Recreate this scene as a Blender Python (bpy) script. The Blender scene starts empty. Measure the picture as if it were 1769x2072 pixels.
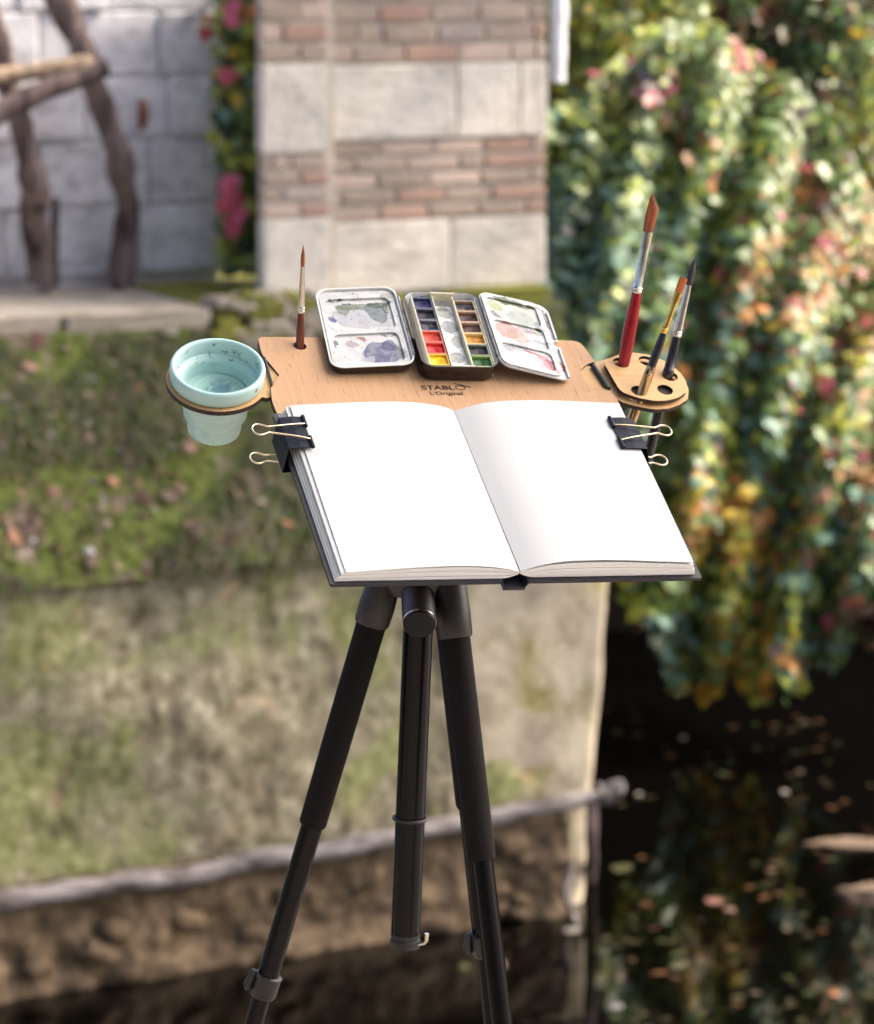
import bpy, bmesh, math, random
from mathutils import Vector, Matrix, noise as mnoise
from mathutils.geometry import tessellate_polygon
import numpy as np

random.seed(7)
rng = np.random.default_rng(7)
sc = bpy.context.scene
col = sc.collection

# ------------------------------------------------------------------ camera
FPX, CX, CY = 6200.0, 884.5, 1036.3           # focal length and centre for a 1769 x 2072.6 frame
PITCH = math.radians(10.5)
EYE = Vector((0, 0, 1.62))
cd = bpy.data.cameras.new('camera')
cam = bpy.data.objects.new('camera', cd)
col.objects.link(cam)
cam.location = EYE
cam.rotation_euler = (math.radians(90) - PITCH, 0, 0)
cd.sensor_fit = 'HORIZONTAL'
cd.sensor_width = 24.25
cd.lens = 85.0
cd.clip_start = 0.05
cd.clip_end = 600
cd.dof.use_dof = True
cd.dof.focus_distance = 2.30
cd.dof.aperture_fstop = 8.4
cd.dof.aperture_blades = 0
sc.camera = cam
RX = Vector((1, 0, 0)); RU = Vector((0, math.sin(PITCH), math.cos(PITCH))); RW = Vector((0, math.cos(PITCH), -math.sin(PITCH)))

# ------------------------------------------------------------------ sky, sun, exposure
SUN_EL, SUN_AZ = math.radians(44), math.radians(75)      # azimuth clockwise from +Y
w = bpy.data.worlds.new('World'); sc.world = w; w.use_nodes = True
nt = w.node_tree
sky = nt.nodes.new('ShaderNodeTexSky'); sky.sky_type = 'NISHITA'; sky.sun_disc = False
sky.sun_elevation = SUN_EL; sky.sun_rotation = SUN_AZ; sky.air_density = 0.6; sky.dust_density = 7.0; sky.ozone_density = 1.0
nt.links.new(sky.outputs[0], nt.nodes['Background'].inputs[0])
nt.nodes['Background'].inputs[1].default_value = 0.15
sd = bpy.data.lights.new('sun', 'SUN'); sd.energy = 2.3; sd.angle = math.radians(1.5); sd.color = (1.0, 0.88, 0.70)
so = bpy.data.objects.new('sun', sd); col.objects.link(so)
sdir = Vector((math.sin(SUN_AZ) * math.cos(SUN_EL), math.cos(SUN_AZ) * math.cos(SUN_EL), math.sin(SUN_EL)))
so.rotation_euler = sdir.to_track_quat('Z', 'Y').to_euler(); so.location = (8, 6, 12)
sc.view_settings.view_transform = 'Standard'; sc.view_settings.look = 'None'
sc.view_settings.exposure = 1.85; sc.view_settings.gamma = 1.0; sc.view_settings.use_curve_mapping = False
sc.render.engine = 'CYCLES'
sc.cycles.use_denoising = True
sc.cycles.max_bounces = 8
sc.cycles.sample_clamp_indirect = 6.0

# ------------------------------------------------------------------ helpers: geometry
def ray(x, y): return RX * ((x - CX) / FPX) - RU * ((y - CY) / FPX) + RW
def at(x, y, Y):
    r = ray(x, y); return EYE + r * ((Y - EYE.y) / r.y)
def atz(x, y, z):
    r = ray(x, y); return EYE + r * ((z - EYE.z) / r.z)
def onplane(x, y, p, n):
    r = ray(x, y); return EYE + r * ((p - EYE).dot(n) / r.dot(n))

def tag(o, label=None, cat=None, group=None, kind=None):
    if label: o['label'] = label
    if cat: o['category'] = cat
    if group: o['group'] = group
    if kind: o['kind'] = kind
    return o
def empty(name, mat=None, parent=None):
    o = bpy.data.objects.new(name, None); col.objects.link(o); o.empty_display_size = .05
    if mat is not None: o.matrix_world = mat
    if parent: o.parent = parent
    return o
def link(name, me, parent=None, mat=None):
    o = bpy.data.objects.new(name, me); col.objects.link(o)
    if parent: o.parent = parent
    if mat is not None: o.matrix_local = mat
    return o
class MB:
    def __init__(s): s.v = []; s.f = []; s.m = []
    def add(s, vs, fs, mi=0, fn=None):
        b = len(s.v)
        s.v += [Vector(fn(*p)) if fn else Vector(p) for p in vs]
        s.f += [tuple(i + b for i in f) for f in fs]
        s.m += [mi] * len(fs)
    def box(s, a, b, mi=0, fn=None):
        (x0, y0, z0), (x1, y1, z1) = a, b
        s.add([(x0,y0,z0),(x1,y0,z0),(x1,y1,z0),(x0,y1,z0),(x0,y0,z1),(x1,y0,z1),(x1,y1,z1),(x0,y1,z1)],
              [(0,3,2,1),(4,5,6,7),(0,1,5,4),(1,2,6,5),(2,3,7,6),(3,0,4,7)], mi, fn)
    def tube(s, pts, rad, seg=16, cap=True, mi=0, flat=None):
        pts = [Vector(p) for p in pts]; n = len(pts)
        if not hasattr(rad, '__len__'): rad = [rad] * n
        t0 = (pts[1] - pts[0]).normalized()
        up = Vector((0, 0, 1)) if abs(t0.z) < .9 else Vector((1, 0, 0))
        a = t0.cross(up).normalized()
        vs = []
        for i in range(n):
            t = (pts[min(i+1, n-1)] - pts[max(i-1, 0)])
            if t.length < 1e-9: t = t0
            t.normalize()
            a = (a - t * a.dot(t)).normalized(); b = t.cross(a)
            for k in range(seg):
                an = 2 * math.pi * k / seg
                vs.append(pts[i] + (a * math.cos(an) + b * math.sin(an)) * rad[i])
        fs = [(i*seg+k, i*seg+(k+1) % seg, (i+1)*seg+(k+1) % seg, (i+1)*seg+k) for i in range(n-1) for k in range(seg)]
        if cap: fs += [tuple(reversed(range(seg))), tuple((n-1)*seg+k for k in range(seg))]
        s.add(vs, fs, mi)
    def lathe(s, prof, seg=48, mi=0, M=None, cap0=False, cap1=False):
        vs = []
        for r, z in prof:
            for k in range(seg):
                an = 2*math.pi*k/seg; p = Vector((r*math.cos(an), r*math.sin(an), z))
                vs.append(M @ p if M else p)
        n = len(prof)
        fs = [(i*seg+k, i*seg+(k+1) % seg, (i+1)*seg+(k+1) % seg, (i+1)*seg+k) for i in range(n-1) for k in range(seg)]
        if cap0: fs.append(tuple(reversed(range(seg))))
        if cap1: fs.append(tuple((n-1)*seg+k for k in range(seg)))
        s.add(vs, fs, mi)
    def prism(s, outer, z0, z1, holes=(), mt=0, ms=1, fn=None, bottom=True):
        loops = [list(outer)] + [list(h) for h in holes]
        flat = [p for l in loops for p in l]
        tri = tessellate_polygon([[Vector((p[0], p[1], 0)) for p in l] for l in loops])
        def area(t): (ax,ay),(bx,by),(cx_,cy_) = [flat[i][:2] for i in t]; return (bx-ax)*(cy_-ay)-(cx_-ax)*(by-ay)
        tri = [t if area(t) > 0 else (t[0], t[2], t[1]) for t in tri]
        s.add([(p[0], p[1], z1) for p in flat], tri, mt, fn)
        if bottom: s.add([(p[0], p[1], z0) for p in flat], [tuple(reversed(t)) for t in tri], mt, fn)
        for li, l in enumerate(loops):
            ar = sum(l[i][0]*l[(i+1) % len(l)][1]-l[(i+1) % len(l)][0]*l[i][1] for i in range(len(l)))
            if (ar < 0) == (li == 0): l = l[::-1]
            n = len(l)
            s.add([(p[0], p[1], z0) for p in l] + [(p[0], p[1], z1) for p in l],
                  [(i, (i+1) % n, n+(i+1) % n, n+i) for i in range(n)], ms, fn)
    def grid(s, rows, mi=0, flip=False):
        h, wd = len(rows), len(rows[0])
        fs = []
        for i in range(h-1):
            for j in range(wd-1):
                f = (i*wd+j, i*wd+j+1, (i+1)*wd+j+1, (i+1)*wd+j)
                fs.append(tuple(reversed(f)) if flip else f)
        s.add([p for r in rows for p in r], fs, mi)
    def mesh(s, name, mats, smooth=None):
        me = bpy.data.meshes.new(name)
        me.from_pydata([tuple(v) for v in s.v], [], s.f)
        for m in (mats if isinstance(mats, (list, tuple)) else [mats]): me.materials.append(m)
        me.polygons.foreach_set('material_index', s.m)
        me.update()
        if smooth is not None:
            bm = bmesh.new(); bm.from_mesh(me)
            bmesh.ops.remove_doubles(bm, verts=bm.verts, dist=1e-6)
            bmesh.ops.recalc_face_normals(bm, faces=bm.faces)
            for f in bm.faces: f.smooth = True
            lim = math.radians(smooth)
            for e in bm.edges:
                if len(e.link_faces) == 2 and e.calc_face_angle(0) > lim: e.smooth = False
            bm.to_mesh(me); bm.free()
        return me
    def build(s, name, mats, parent=None, smooth=None, mat=None, bevel=None):
        o = link(name, s.mesh(name, mats, smooth), parent, mat)
        if bevel:
            b = o.modifiers.new('bevel', 'BEVEL'); b.width = bevel; b.segments = 2; b.limit_method = 'ANGLE'; b.angle_limit = math.radians(40)
        return o
def circle(cx, cy, r, n=28): return [(cx + r*math.cos(2*math.pi*k/n), cy + r*math.sin(2*math.pi*k/n)) for k in range(n)]
def rrect(x0, y0, x1, y1, r, n=7):
    out = []
    for cx_, cy_, a0 in ((x1-r, y1-r, 0), (x0+r, y1-r, 90), (x0+r, y0+r, 180), (x1-r, y0+r, 270)):
        for k in range(n+1):
            a = math.radians(a0 + 90*k/n); out.append((cx_ + r*math.cos(a), cy_ + r*math.sin(a)))
    return out
def smooth_poly(pts, it=2):
    for _ in range(it):
        q = []
        for i in range(len(pts)):
            a, b = pts[i], pts[(i+1) % len(pts)]
            q += [(a[0]*.75+b[0]*.25, a[1]*.75+b[1]*.25), (a[0]*.25+b[0]*.75, a[1]*.25+b[1]*.75)]
        pts = q
    return pts
def round_poly(pts, rads, n=5):
    out = []
    N = len(pts)
    for i in range(N):
        p = Vector(pts[i]); a = Vector(pts[i-1]) - p; b = Vector(pts[(i+1) % N]) - p
        r = rads[i] if hasattr(rads, '__len__') else rads
        if r <= 0: out.append(tuple(p)); continue
        d = min(r, a.length*.48, b.length*.48)
        A = p + a.normalized()*d; B = p + b.normalized()*d
        for k in range(n+1):
            t = k/n; out.append(tuple(A*(1-t)**2 + p*2*t*(1-t) + B*t*t))
    return out

# ------------------------------------------------------------------ helpers: materials
def nodes(name):
    m = bpy.data.materials.new(name); m.use_nodes = True
    t = m.node_tree; return m, t, t.nodes['Principled BSDF']
def N(t, ty, **k):
    n = t.nodes.new(ty)
    for a, b in k.items():
        if a in n.inputs.keys() if hasattr(n.inputs, 'keys') else False: n.inputs[a].default_value = b
        else: setattr(n, a, b)
    return n
def c4(c): return (c[0], c[1], c[2], 1)
def srgb(r, g, b): return tuple(((x/255)/12.92 if x/255 <= .04045 else ((x/255+.055)/1.055)**2.4) for x in (r, g, b))
def noise_fac(t, scale, detail=4, rough=.55, stretch=None, coord='Object', dist=0, shift=False):
    tc = t.nodes.new('ShaderNodeTexCoord'); src = tc.outputs[coord]
    if shift:
        oi = t.nodes.new('ShaderNodeObjectInfo'); vm = t.nodes.new('ShaderNodeVectorMath'); vm.operation = 'MULTIPLY_ADD'
        t.links.new(oi.outputs['Random'], vm.inputs[0]); vm.inputs[1].default_value = (37., 91., 53.); t.links.new(src, vm.inputs[2]); src = vm.outputs[0]
    if stretch:
        mp = t.nodes.new('ShaderNodeMapping'); mp.inputs['Scale'].default_value = stretch
        t.links.new(src, mp.inputs[0]); src = mp.outputs[0]
    nz = t.nodes.new('ShaderNodeTexNoise'); nz.inputs['Scale'].default_value = scale; nz.inputs['Detail'].default_value = detail
    nz.inputs['Roughness'].default_value = rough; nz.inputs['Distortion'].default_value = dist
    t.links.new(src, nz.inputs[0]); return nz.outputs[0]
def ramp(t, fac, stops):
    r = t.nodes.new('ShaderNodeValToRGB'); e = r.color_ramp.elements
    while len(e) < len(stops): e.new(.5)
    for i, (p, c) in enumerate(stops): e[i].position = p; e[i].color = c4(c)
    t.links.new(fac, r.inputs[0]); return r.outputs[0]
def mixc(t, fac, a, b, mode='MIX'):
    m = t.nodes.new('ShaderNodeMix'); m.data_type = 'RGBA'; m.blend_type = mode
    for sock, v in ((m.inputs[0], fac), (m.inputs[6], a), (m.inputs[7], b)):
        if hasattr(v, 'is_linked') or hasattr(v, 'links'): t.links.new(v, sock)
        else: sock.default_value = c4(v) if hasattr(v, '__len__') else v
    return m.outputs[2]
def math_(t, op, a, b=None, clamp=False):
    m = t.nodes.new('ShaderNodeMath'); m.operation = op; m.use_clamp = clamp
    for i, v in enumerate((a, b)):
        if v is None: continue
        if hasattr(v, 'links'): t.links.new(v, m.inputs[i])
        else: m.inputs[i].default_value = v
    return m.outputs[0]
def maprange(t, v, a, b, c=0., d=1., smooth=True):
    m = t.nodes.new('ShaderNodeMapRange'); m.interpolation_type = 'SMOOTHSTEP' if smooth else 'LINEAR'
    t.links.new(v, m.inputs[0]); m.inputs[1].default_value = a; m.inputs[2].default_value = b; m.inputs[3].default_value = c; m.inputs[4].default_value = d
    return m.outputs[0]
def bump(t, p, h, strength=.3, dist=.01):
    b = t.nodes.new('ShaderNodeBump'); b.inputs['Strength'].default_value = strength; b.inputs['Distance'].default_value = dist
    t.links.new(h, b.inputs['Height']); t.links.new(b.outputs[0], p.inputs['Normal'])
def mat(name, c1, c2=None, scale=30, rough=.5, metal=0., bs=0., bdist=.001, bscale=None, stretch=None, spec=None, detail=4, rand=0., lo=.35, hi=.65):
    m, t, p = nodes(name)
    c2 = c2 or tuple(x*.8 for x in c1)
    f = noise_fac(t, scale, detail, stretch=stretch)
    cc = ramp(t, f, [(lo, c1), (hi, c2)])
    if rand:
        oi = t.nodes.new('ShaderNodeObjectInfo')
        hs = t.nodes.new('ShaderNodeHueSaturation')
        t.links.new(maprange(t, oi.outputs['Random'], 0, 1, 1-rand, 1+rand, False), hs.inputs['Value']); t.links.new(cc, hs.inputs['Color']); cc = hs.outputs[0]
    t.links.new(cc, p.inputs['Base Color'])
    p.inputs['Roughness'].default_value = rough; p.inputs['Metallic'].default_value = metal
    if spec is not None: p.inputs['Specular IOR Level'].default_value = spec
    if bs: bump(t, p, noise_fac(t, bscale or scale*3, 5, stretch=stretch), bs, bdist)
    return m

def wood_mat(name, c1, c2, cdark, grain=(1, .045, 1), rough=.55, along=260):
    m, t, p = nodes(name)
    f = noise_fac(t, along, 5, .6, stretch=grain)
    f2 = noise_fac(t, 14, 3, .5, stretch=(1, .5, 1), dist=.6)
    a = ramp(t, f, [(.25, c1), (.80, c2)])
    b = mixc(t, maprange(t, f2, .35, .7, 0, .22), a, c2)
    # short dark pores
    f3 = noise_fac(t, 700, 2, .5, stretch=(1, .09, 1))
    b = mixc(t, maprange(t, f3, .60, .72, 0, .55), b, cdark)
    t.links.new(b, p.inputs['Base Color']); p.inputs['Roughness'].default_value = rough; p.inputs['Specular IOR Level'].default_value = .22
    bump(t, p, f3, .12, .0003)
    return m
M = {}
M['beech'] = wood_mat('beech_plywood', srgb(184, 148, 112), srgb(168, 130, 94), srgb(124, 86, 56), grain=(1, .03, 1), along=420)
M['ply'] = wood_mat('maple_plywood', srgb(206, 170, 122), srgb(190, 148, 98), srgb(156, 114, 70), grain=(.07, 1, 1))
M['burnt'] = mat('laser_burnt_edge', srgb(52, 34, 24), srgb(28, 18, 14), 400, .7)
M['ink'] = mat('burnt_lettering', srgb(44, 24, 16), srgb(30, 16, 12), 900, .8)
M['capblack'] = mat('matt_black_cap', (.006, .006, .006), (.010, .009, .009), 200, .45, spec=.2)
M['black'] = mat('black_coated_metal', (.012, .012, .014), (.02, .02, .024), 150, .32, .0)
M['clip'] = mat('blue_black_lacquer', (.006, .008, .016), (.009, .012, .022), 120, .5, .0, spec=.14)
M['wire'] = mat('brassy_nickel_wire', srgb(226, 208, 168), srgb(205, 190, 160), 300, .16, 1.)
M['steel'] = mat('polished_steel', srgb(215, 205, 190), srgb(190, 182, 170), 300, .2, 1.)
M['brass'] = mat('gilt_brass', srgb(226, 184, 96), srgb(206, 160, 80), 300, .2, 1.)
M['hinge'] = mat('worn_grey_metal', srgb(140, 138, 134), srgb(95, 92, 90), 200, .35, 1., bs=.1)
M['brown_handle'] = mat('brown_lacquered_wood', srgb(104, 40, 26), srgb(84, 32, 22), 80, .28)
M['red_handle'] = mat('deep_red_lacquer', srgb(150, 14, 26), srgb(128, 8, 20), 80, .2)
M['black_handle'] = mat('black_lacquer', (.012, .009, .012), (.018, .013, .018), 80, .22)
M['sable'] = mat('brown_sable_hair', srgb(160, 84, 40), srgb(92, 40, 18), 900, .5, stretch=(1, 1, .04), bs=.5, bdist=.0006, bscale=1200)
M['sable_orange'] = mat('orange_synthetic_hair', srgb(190, 104, 40), srgb(130, 62, 22), 900, .5, stretch=(1, 1, .04), bs=.5, bdist=.0006, bscale=1200)
M['dark_hair'] = mat('dark_squirrel_hair', srgb(54, 38, 38), srgb(24, 18, 20), 900, .5, stretch=(1, 1, .04), bs=.5, bdist=.0006, bscale=1200)
M['foam'] = mat('black_foam_grip', srgb(23, 18, 16), srgb(17, 13, 12), 500, .92, bs=.35, bdist=.0006, bscale=1500, spec=.25)
M['cast'] = mat('dark_grey_cast_alloy', srgb(31, 26, 25), srgb(26, 22, 21), 300, .45, .0, bs=.05, bdist=.0003, bscale=2500)
M['anod'] = mat('anodised_charcoal_tube', srgb(13, 10, 10), srgb(9, 7, 7), 200, .26, .0, spec=.16)
M['tin'] = mat('dark_brown_enamel', srgb(36, 22, 22), srgb(28, 16, 18), 90, .16)
M['rubber'] = mat('black_rubber', (.012, .012, .012), (.02, .02, .02), 200, .6)
M['cover'] = mat('black_bookcloth', srgb(34, 34, 42), srgb(24, 24, 30), 500, .55, bs=.25, bdist=.0004, bscale=1600)

def paper_mat():
    m, t, p = nodes('white_drawing_paper')
    f = noise_fac(t, 25, 3)
    t.links.new(ramp(t, f, [(.3, (.57, .565, .537)), (.7, (.555, .551, .526))]), p.inputs['Base Color'])
    p.inputs['Roughness'].default_value = .85; p.inputs['Specular IOR Level'].default_value = .2
    bump(t, p, noise_fac(t, 900, 3), .12, .0002)
    return m
M['paper'] = paper_mat()
def edge_mat():
    m, t, p = nodes('page_edges')
    tc = t.nodes.new('ShaderNodeTexCoord'); sx = t.nodes.new('ShaderNodeSeparateXYZ'); t.links.new(tc.outputs['Object'], sx.inputs[0])
    f = noise_fac(t, 420, 3, .6, stretch=(.02, .02, 6))
    t.links.new(ramp(t, f, [(.36, srgb(238, 229, 204)), (.6, srgb(252, 247, 230))]), p.inputs['Base Color'])
    p.inputs['Roughness'].default_value = .85; bump(t, p, f, .15, .0005)
    return m
M['edges'] = edge_mat()
M['edges_white'] = mat('white_page_edges', (.90, .89, .88), (.74, .73, .725), 420, .85, stretch=(.03, .03, 9), bs=.4, bdist=.0006, bscale=420)

def blob_mat(name, base, blobs, specks=.0, rough=.38, warp=.006):
    """enamel with dried watercolour puddles; blobs: (x, y, rx, ry, colour, opacity[, rot])"""
    m, t, p = nodes(name)
    tc = t.nodes.new('ShaderNodeTexCoord'); P0 = tc.outputs['Object']
    nz = t.nodes.new('ShaderNodeTexNoise'); nz.inputs['Scale'].default_value = 85; nz.inputs['Detail'].default_value = 5
    t.links.new(P0, nz.inputs[0])
    su = t.nodes.new('ShaderNodeVectorMath'); su.operation = 'SUBTRACT'; t.links.new(nz.outputs[1], su.inputs[0]); su.inputs[1].default_value = (.5, .5, .5)
    sca = t.nodes.new('ShaderNodeVectorMath'); sca.operation = 'SCALE'; t.links.new(su.outputs[0], sca.inputs[0]); sca.inputs['Scale'].default_value = warp*2
    ad = t.nodes.new('ShaderNodeVectorMath'); ad.operation = 'ADD'; t.links.new(P0, ad.inputs[0]); t.links.new(sca.outputs[0], ad.inputs[1])
    tone = noise_fac(t, 130, 5, .68, dist=.8)
    cc = ramp(t, noise_fac(t, 55, 5, .6, dist=1.2), [(.38, base), (.52, tuple(x*.93 for x in base)), (.62, (base[0]*.78, base[1]*.82, base[2]*.86)), (.72, tuple(x*.9 for x in base))]) if blobs else ramp(t, noise_fac(t, 40, 4), [(.35, base), (.7, tuple(x*.93 for x in base))])
    for b in blobs:
        x, y, rx, ry, c, op = b[:6]; rot = b[6] if len(b) > 6 else 0
        mp = t.nodes.new('ShaderNodeMapping'); mp.vector_type = 'TEXTURE'
        mp.inputs['Location'].default_value = (x, y, 0); mp.inputs['Rotation'].default_value = (0, 0, math.radians(rot)); mp.inputs['Scale'].default_value = (rx, ry, 1000)
        t.links.new(ad.outputs[0], mp.inputs[0])
        ln = t.nodes.new('ShaderNodeVectorMath'); ln.operation = 'LENGTH'; t.links.new(mp.outputs[0], ln.inputs[0])
        d = ln.outputs['Value']
        mask = maprange(t, d, 1.0, .86)
        body = maprange(t, tone, .3, .7, op*.68, op)
        rim = math_(t, 'MULTIPLY', maprange(t, d, .80, .98), op*.6)
        fac = math_(t, 'MULTIPLY', mask, math_(t, 'ADD', body, rim, True))
        c = tuple(max(0, v*.36 - .012) for v in c)
        cc = mixc(t, fac, cc, c)
    if specks:
        vo = t.nodes.new('ShaderNodeTexVoronoi'); vo.inputs['Scale'].default_value = 210; t.links.new(P0, vo.inputs[0])
        sp = maprange(t, vo.outputs['Distance'], .17, .10)
        sel = math_(t, 'GREATER_THAN', noise_fac(t, 60, 3), 1 - specks)
        cc = mixc(t, math_(t, 'MULTIPLY', math_(t, 'MULTIPLY', sp, sel), .85), cc, srgb(50, 50, 62))
    t.links.new(cc, p.inputs['Base Color']); p.inputs['Roughness'].default_value = rough
    p.inputs['Specular IOR Level'].default_value = .28
    return m
def paint_mat(name, c1, c2, rough=.22):
    m, t, p = nodes(name)
    f = noise_fac(t, 260, 4, .6, dist=.8)
    t.links.new(ramp(t, f, [(.32, c1), (.68, c2)]), p.inputs['Base Color'])
    p.inputs['Roughness'].default_value = rough; p.inputs['Specular IOR Level'].default_value = .22
    bump(t, p, noise_fac(t, 320, 3), .5, .0012)
    return m

def stone_mat(name, c1, c2, c3, scale=6, rough=.9, bs=.5, bd=.02, rand=.08, streak=None, moss=0., mosscol=(.07, .10, .02)):
    m, t, p = nodes(name)
    a = ramp(t, noise_fac(t, scale, 8, .66, shift=rand > 0, dist=.5), [(.36, c1), (.51, c2), (.65, c3)])
    b = ramp(t, noise_fac(t, scale*5, 5, .65, shift=rand > 0), [(.35, tuple(x*.72 for x in c1)), (.62, c2)])
    cc = mixc(t, .4, a, b)
    if moss:
        mf = maprange(t, noise_fac(t, scale*.7, 7, .6, dist=.4, shift=rand > 0), 1-moss-.08, 1-moss+.10)
        mc = ramp(t, noise_fac(t, scale*8, 4), [(.3, tuple(x*.5 for x in mosscol)), (.7, tuple(x*1.3 for x in mosscol))])
        cc = mixc(t, mf, cc, mc)
    if rand:
        oi = t.nodes.new('ShaderNodeObjectInfo'); hs = t.nodes.new('ShaderNodeHueSaturation')
        t.links.new(maprange(t, oi.outputs['Random'], 0, 1, 1-rand, 1+rand, False), hs.inputs['Value']); t.links.new(cc, hs.inputs['Color']); cc = hs.outputs[0]
    t.links.new(cc, p.inputs['Base Color']); p.inputs['Roughness'].default_value = rough; p.inputs['Specular IOR Level'].default_value = .25
    bump(t, p, noise_fac(t, scale*3, 8, .65, shift=rand > 0), bs, bd)
    return m
M['pale_stone'] = stone_mat('pale_limestone', (.78, .725, .635), (.67, .615, .535), (.41, .375, .315), 2.4)
M['ashlar'] = stone_mat('grey_white_ashlar', (.84, .83, .87), (.68, .67, .70), (.27, .265, .275), 3.4, rand=.1)
M['mortar'] = stone_mat('lime_mortar', (.60, .53, .45), (.52, .46, .39), (.40, .36, .31), 9, rand=0)
M['dark_mortar'] = stone_mat('grey_joint', (.70, .66, .64), (.60, .56, .55), (.42, .40, .39), 9, rand=0)
M['brick_a'] = stone_mat('weathered_brown_brick', (.46, .36, .285), (.38, .295, .235), (.54, .46, .385), 3, rand=.10, bd=.006)
M['brick_b'] = stone_mat('red_brick', (.47, .29, .22), (.42, .275, .215), (.46, .35, .28), 3, rand=.10, bd=.006)
M['brick_c'] = stone_mat('slate_grey_brick', (.42, .355, .31), (.36, .305, .265), (.46, .40, .35), 3, rand=.15, bd=.006)
M['brick_d'] = stone_mat('pale_pink_brick', (.60, .46, .37), (.52, .40, .325), (.60, .53, .45), 3, rand=.12, bd=.006)
M['ledge'] = stone_mat('sandy_ledge_stone', (.46, .405, .33), (.36, .315, .25), (.20, .18, .135), 2.5, moss=.36, mosscol=(.12, .125, .035), rand=.08)
def quay_mat(name, k=1.):
    m, t, p = nodes(name)
    a = ramp(t, noise_fac(t, 13, 8, .7), [(.30, (.07*k, .052*k, .026*k)), (.45, (.21*k, .185*k, .115*k)), (.58, (.35*k, .315*k, .21*k)), (.70, (.62*k, .56*k, .42*k))])
    g = ramp(t, noise_fac(t, 18, 6, .65), [(.3, (.09*k, .10*k, .028*k)), (.52, (.24*k, .245*k, .105*k)), (.72, (.43*k, .42*k, .23*k))])
    cc = mixc(t, maprange(t, noise_fac(t, 2.3, 7, .66, dist=.8), .46, .56), a, g)
    o_ = maprange(t, noise_fac(t, 4.2, 6, .65, dist=.8, stretch=(1, 1, .8)), .60, .70)
    cc = mixc(t, math_(t, 'MULTIPLY', o_, .75), cc, (.55*k, .36*k, .21*k))
    d_ = maprange(t, noise_fac(t, 3.4, 7, .66, stretch=(1.3, 1, .5)), .54, .66)
    cc = mixc(t, math_(t, 'MULTIPLY', d_, .85), cc, (.045*k, .036*k, .026*k))
    t.links.new(cc, p.inputs['Base Color']); p.inputs['Roughness'].default_value = .9; p.inputs['Specular IOR Level'].default_value = .2
    bump(t, p, noise_fac(t, 11, 8, .7), .9, .03)
    return m
M['lower_wall'] = quay_mat('stained_quay_stone', 1.12)
M['quoin'] = stone_mat('grey_quay_end', (.56, .49, .37), (.40, .345, .25), (.18, .15, .105), 6, rand=.0, moss=.40, mosscol=(.24, .21, .07))
M['footing'] = stone_mat('wet_shaded_footing_stone', (.30, .21, .125), (.14, .098, .056), (.03, .022, .015), 12, rand=.25, rough=.75)  # wet brown stone, base colour darkened further for shade near the water
M['mossy_stone'] = stone_mat('mossy_block', (.40, .36, .28), (.30, .27, .20), (.2, .18, .13), 5, moss=.66, mosscol=(.17, .17, .028))
M['bark'] = mat('grey_violet_bark', srgb(128, 112, 108), srgb(52, 38, 38), 14, .9, bs=.8, bdist=.02, bscale=40, stretch=(1, 1, .25))
M['old_wood'] = mat('dark_weathered_wood', srgb(98, 82, 78), srgb(48, 36, 38), 16, .9, bs=.7, bdist=.02, bscale=40, stretch=(1, 1, .25))
M['tan_wood'] = mat('bleached_wood', srgb(150, 130, 108), srgb(96, 80, 68), 16, .9, bs=.7, bdist=.02, bscale=40)
M['log'] = mat('silvery_driftwood', srgb(150, 142, 138), srgb(66, 58, 52), 14, .85, bs=.8, bdist=.02, bscale=30, stretch=(.3, 1, 1))
M['white_paint'] = mat('white_painted_metal', (.75, .76, .80), (.62, .63, .67), 6, .5)
M['terrace'] = stone_mat('terrace_paving', (.36, .33, .29), (.30, .27, .235), (.2, .18, .155), 3, rand=.05)
M['soil'] = stone_mat('dark_soil', (.030, .022, .015), (.022, .016, .011), (.045, .033, .02), 5, rand=0, bs=.8)
M['ground'] = stone_mat('garden_ground', (.06, .07, .025), (.05, .045, .025), (.09, .07, .04), 1.5, rand=0, bs=.8)

def bank_mat():
    m, t, p = nodes('mossy_bank')
    green = ramp(t, noise_fac(t, 20, 8, .72), [(.34, (.030, .034, .008)), (.47, (.085, .108, .022)), (.68, (.18, .215, .055))])
    brown = ramp(t, noise_fac(t, 24, 7, .7), [(.33, (.035, .022, .016)), (.5, (.15, .105, .08)), (.66, (.36, .30, .27))])
    f = maprange(t, noise_fac(t, 6.5, 8, .7, dist=.6, stretch=(1, 1, .55)), .50, .62)
    t.links.new(mixc(t, f, green, brown), p.inputs['Base Color']); p.inputs['Roughness'].default_value = .95; p.inputs['Specular IOR Level'].default_value = .2
    bump(t, p, noise_fac(t, 22, 8, .7), 1., .03)
    return m
M['bank'] = bank_mat()
def water_mat():
    m, t, p = nodes('dark_still_water')
    p.inputs['Base Color'].default_value = (.0008, .0007, .0005, 1); p.inputs['Roughness'].default_value = .0; p.inputs['IOR'].default_value = 1.40
    f = noise_fac(t, 5, 3, .5, stretch=(1, 1.8, 1), dist=.3)
    bump(t, p, f, .035, .02)
    return m
M['water'] = water_mat()
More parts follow.
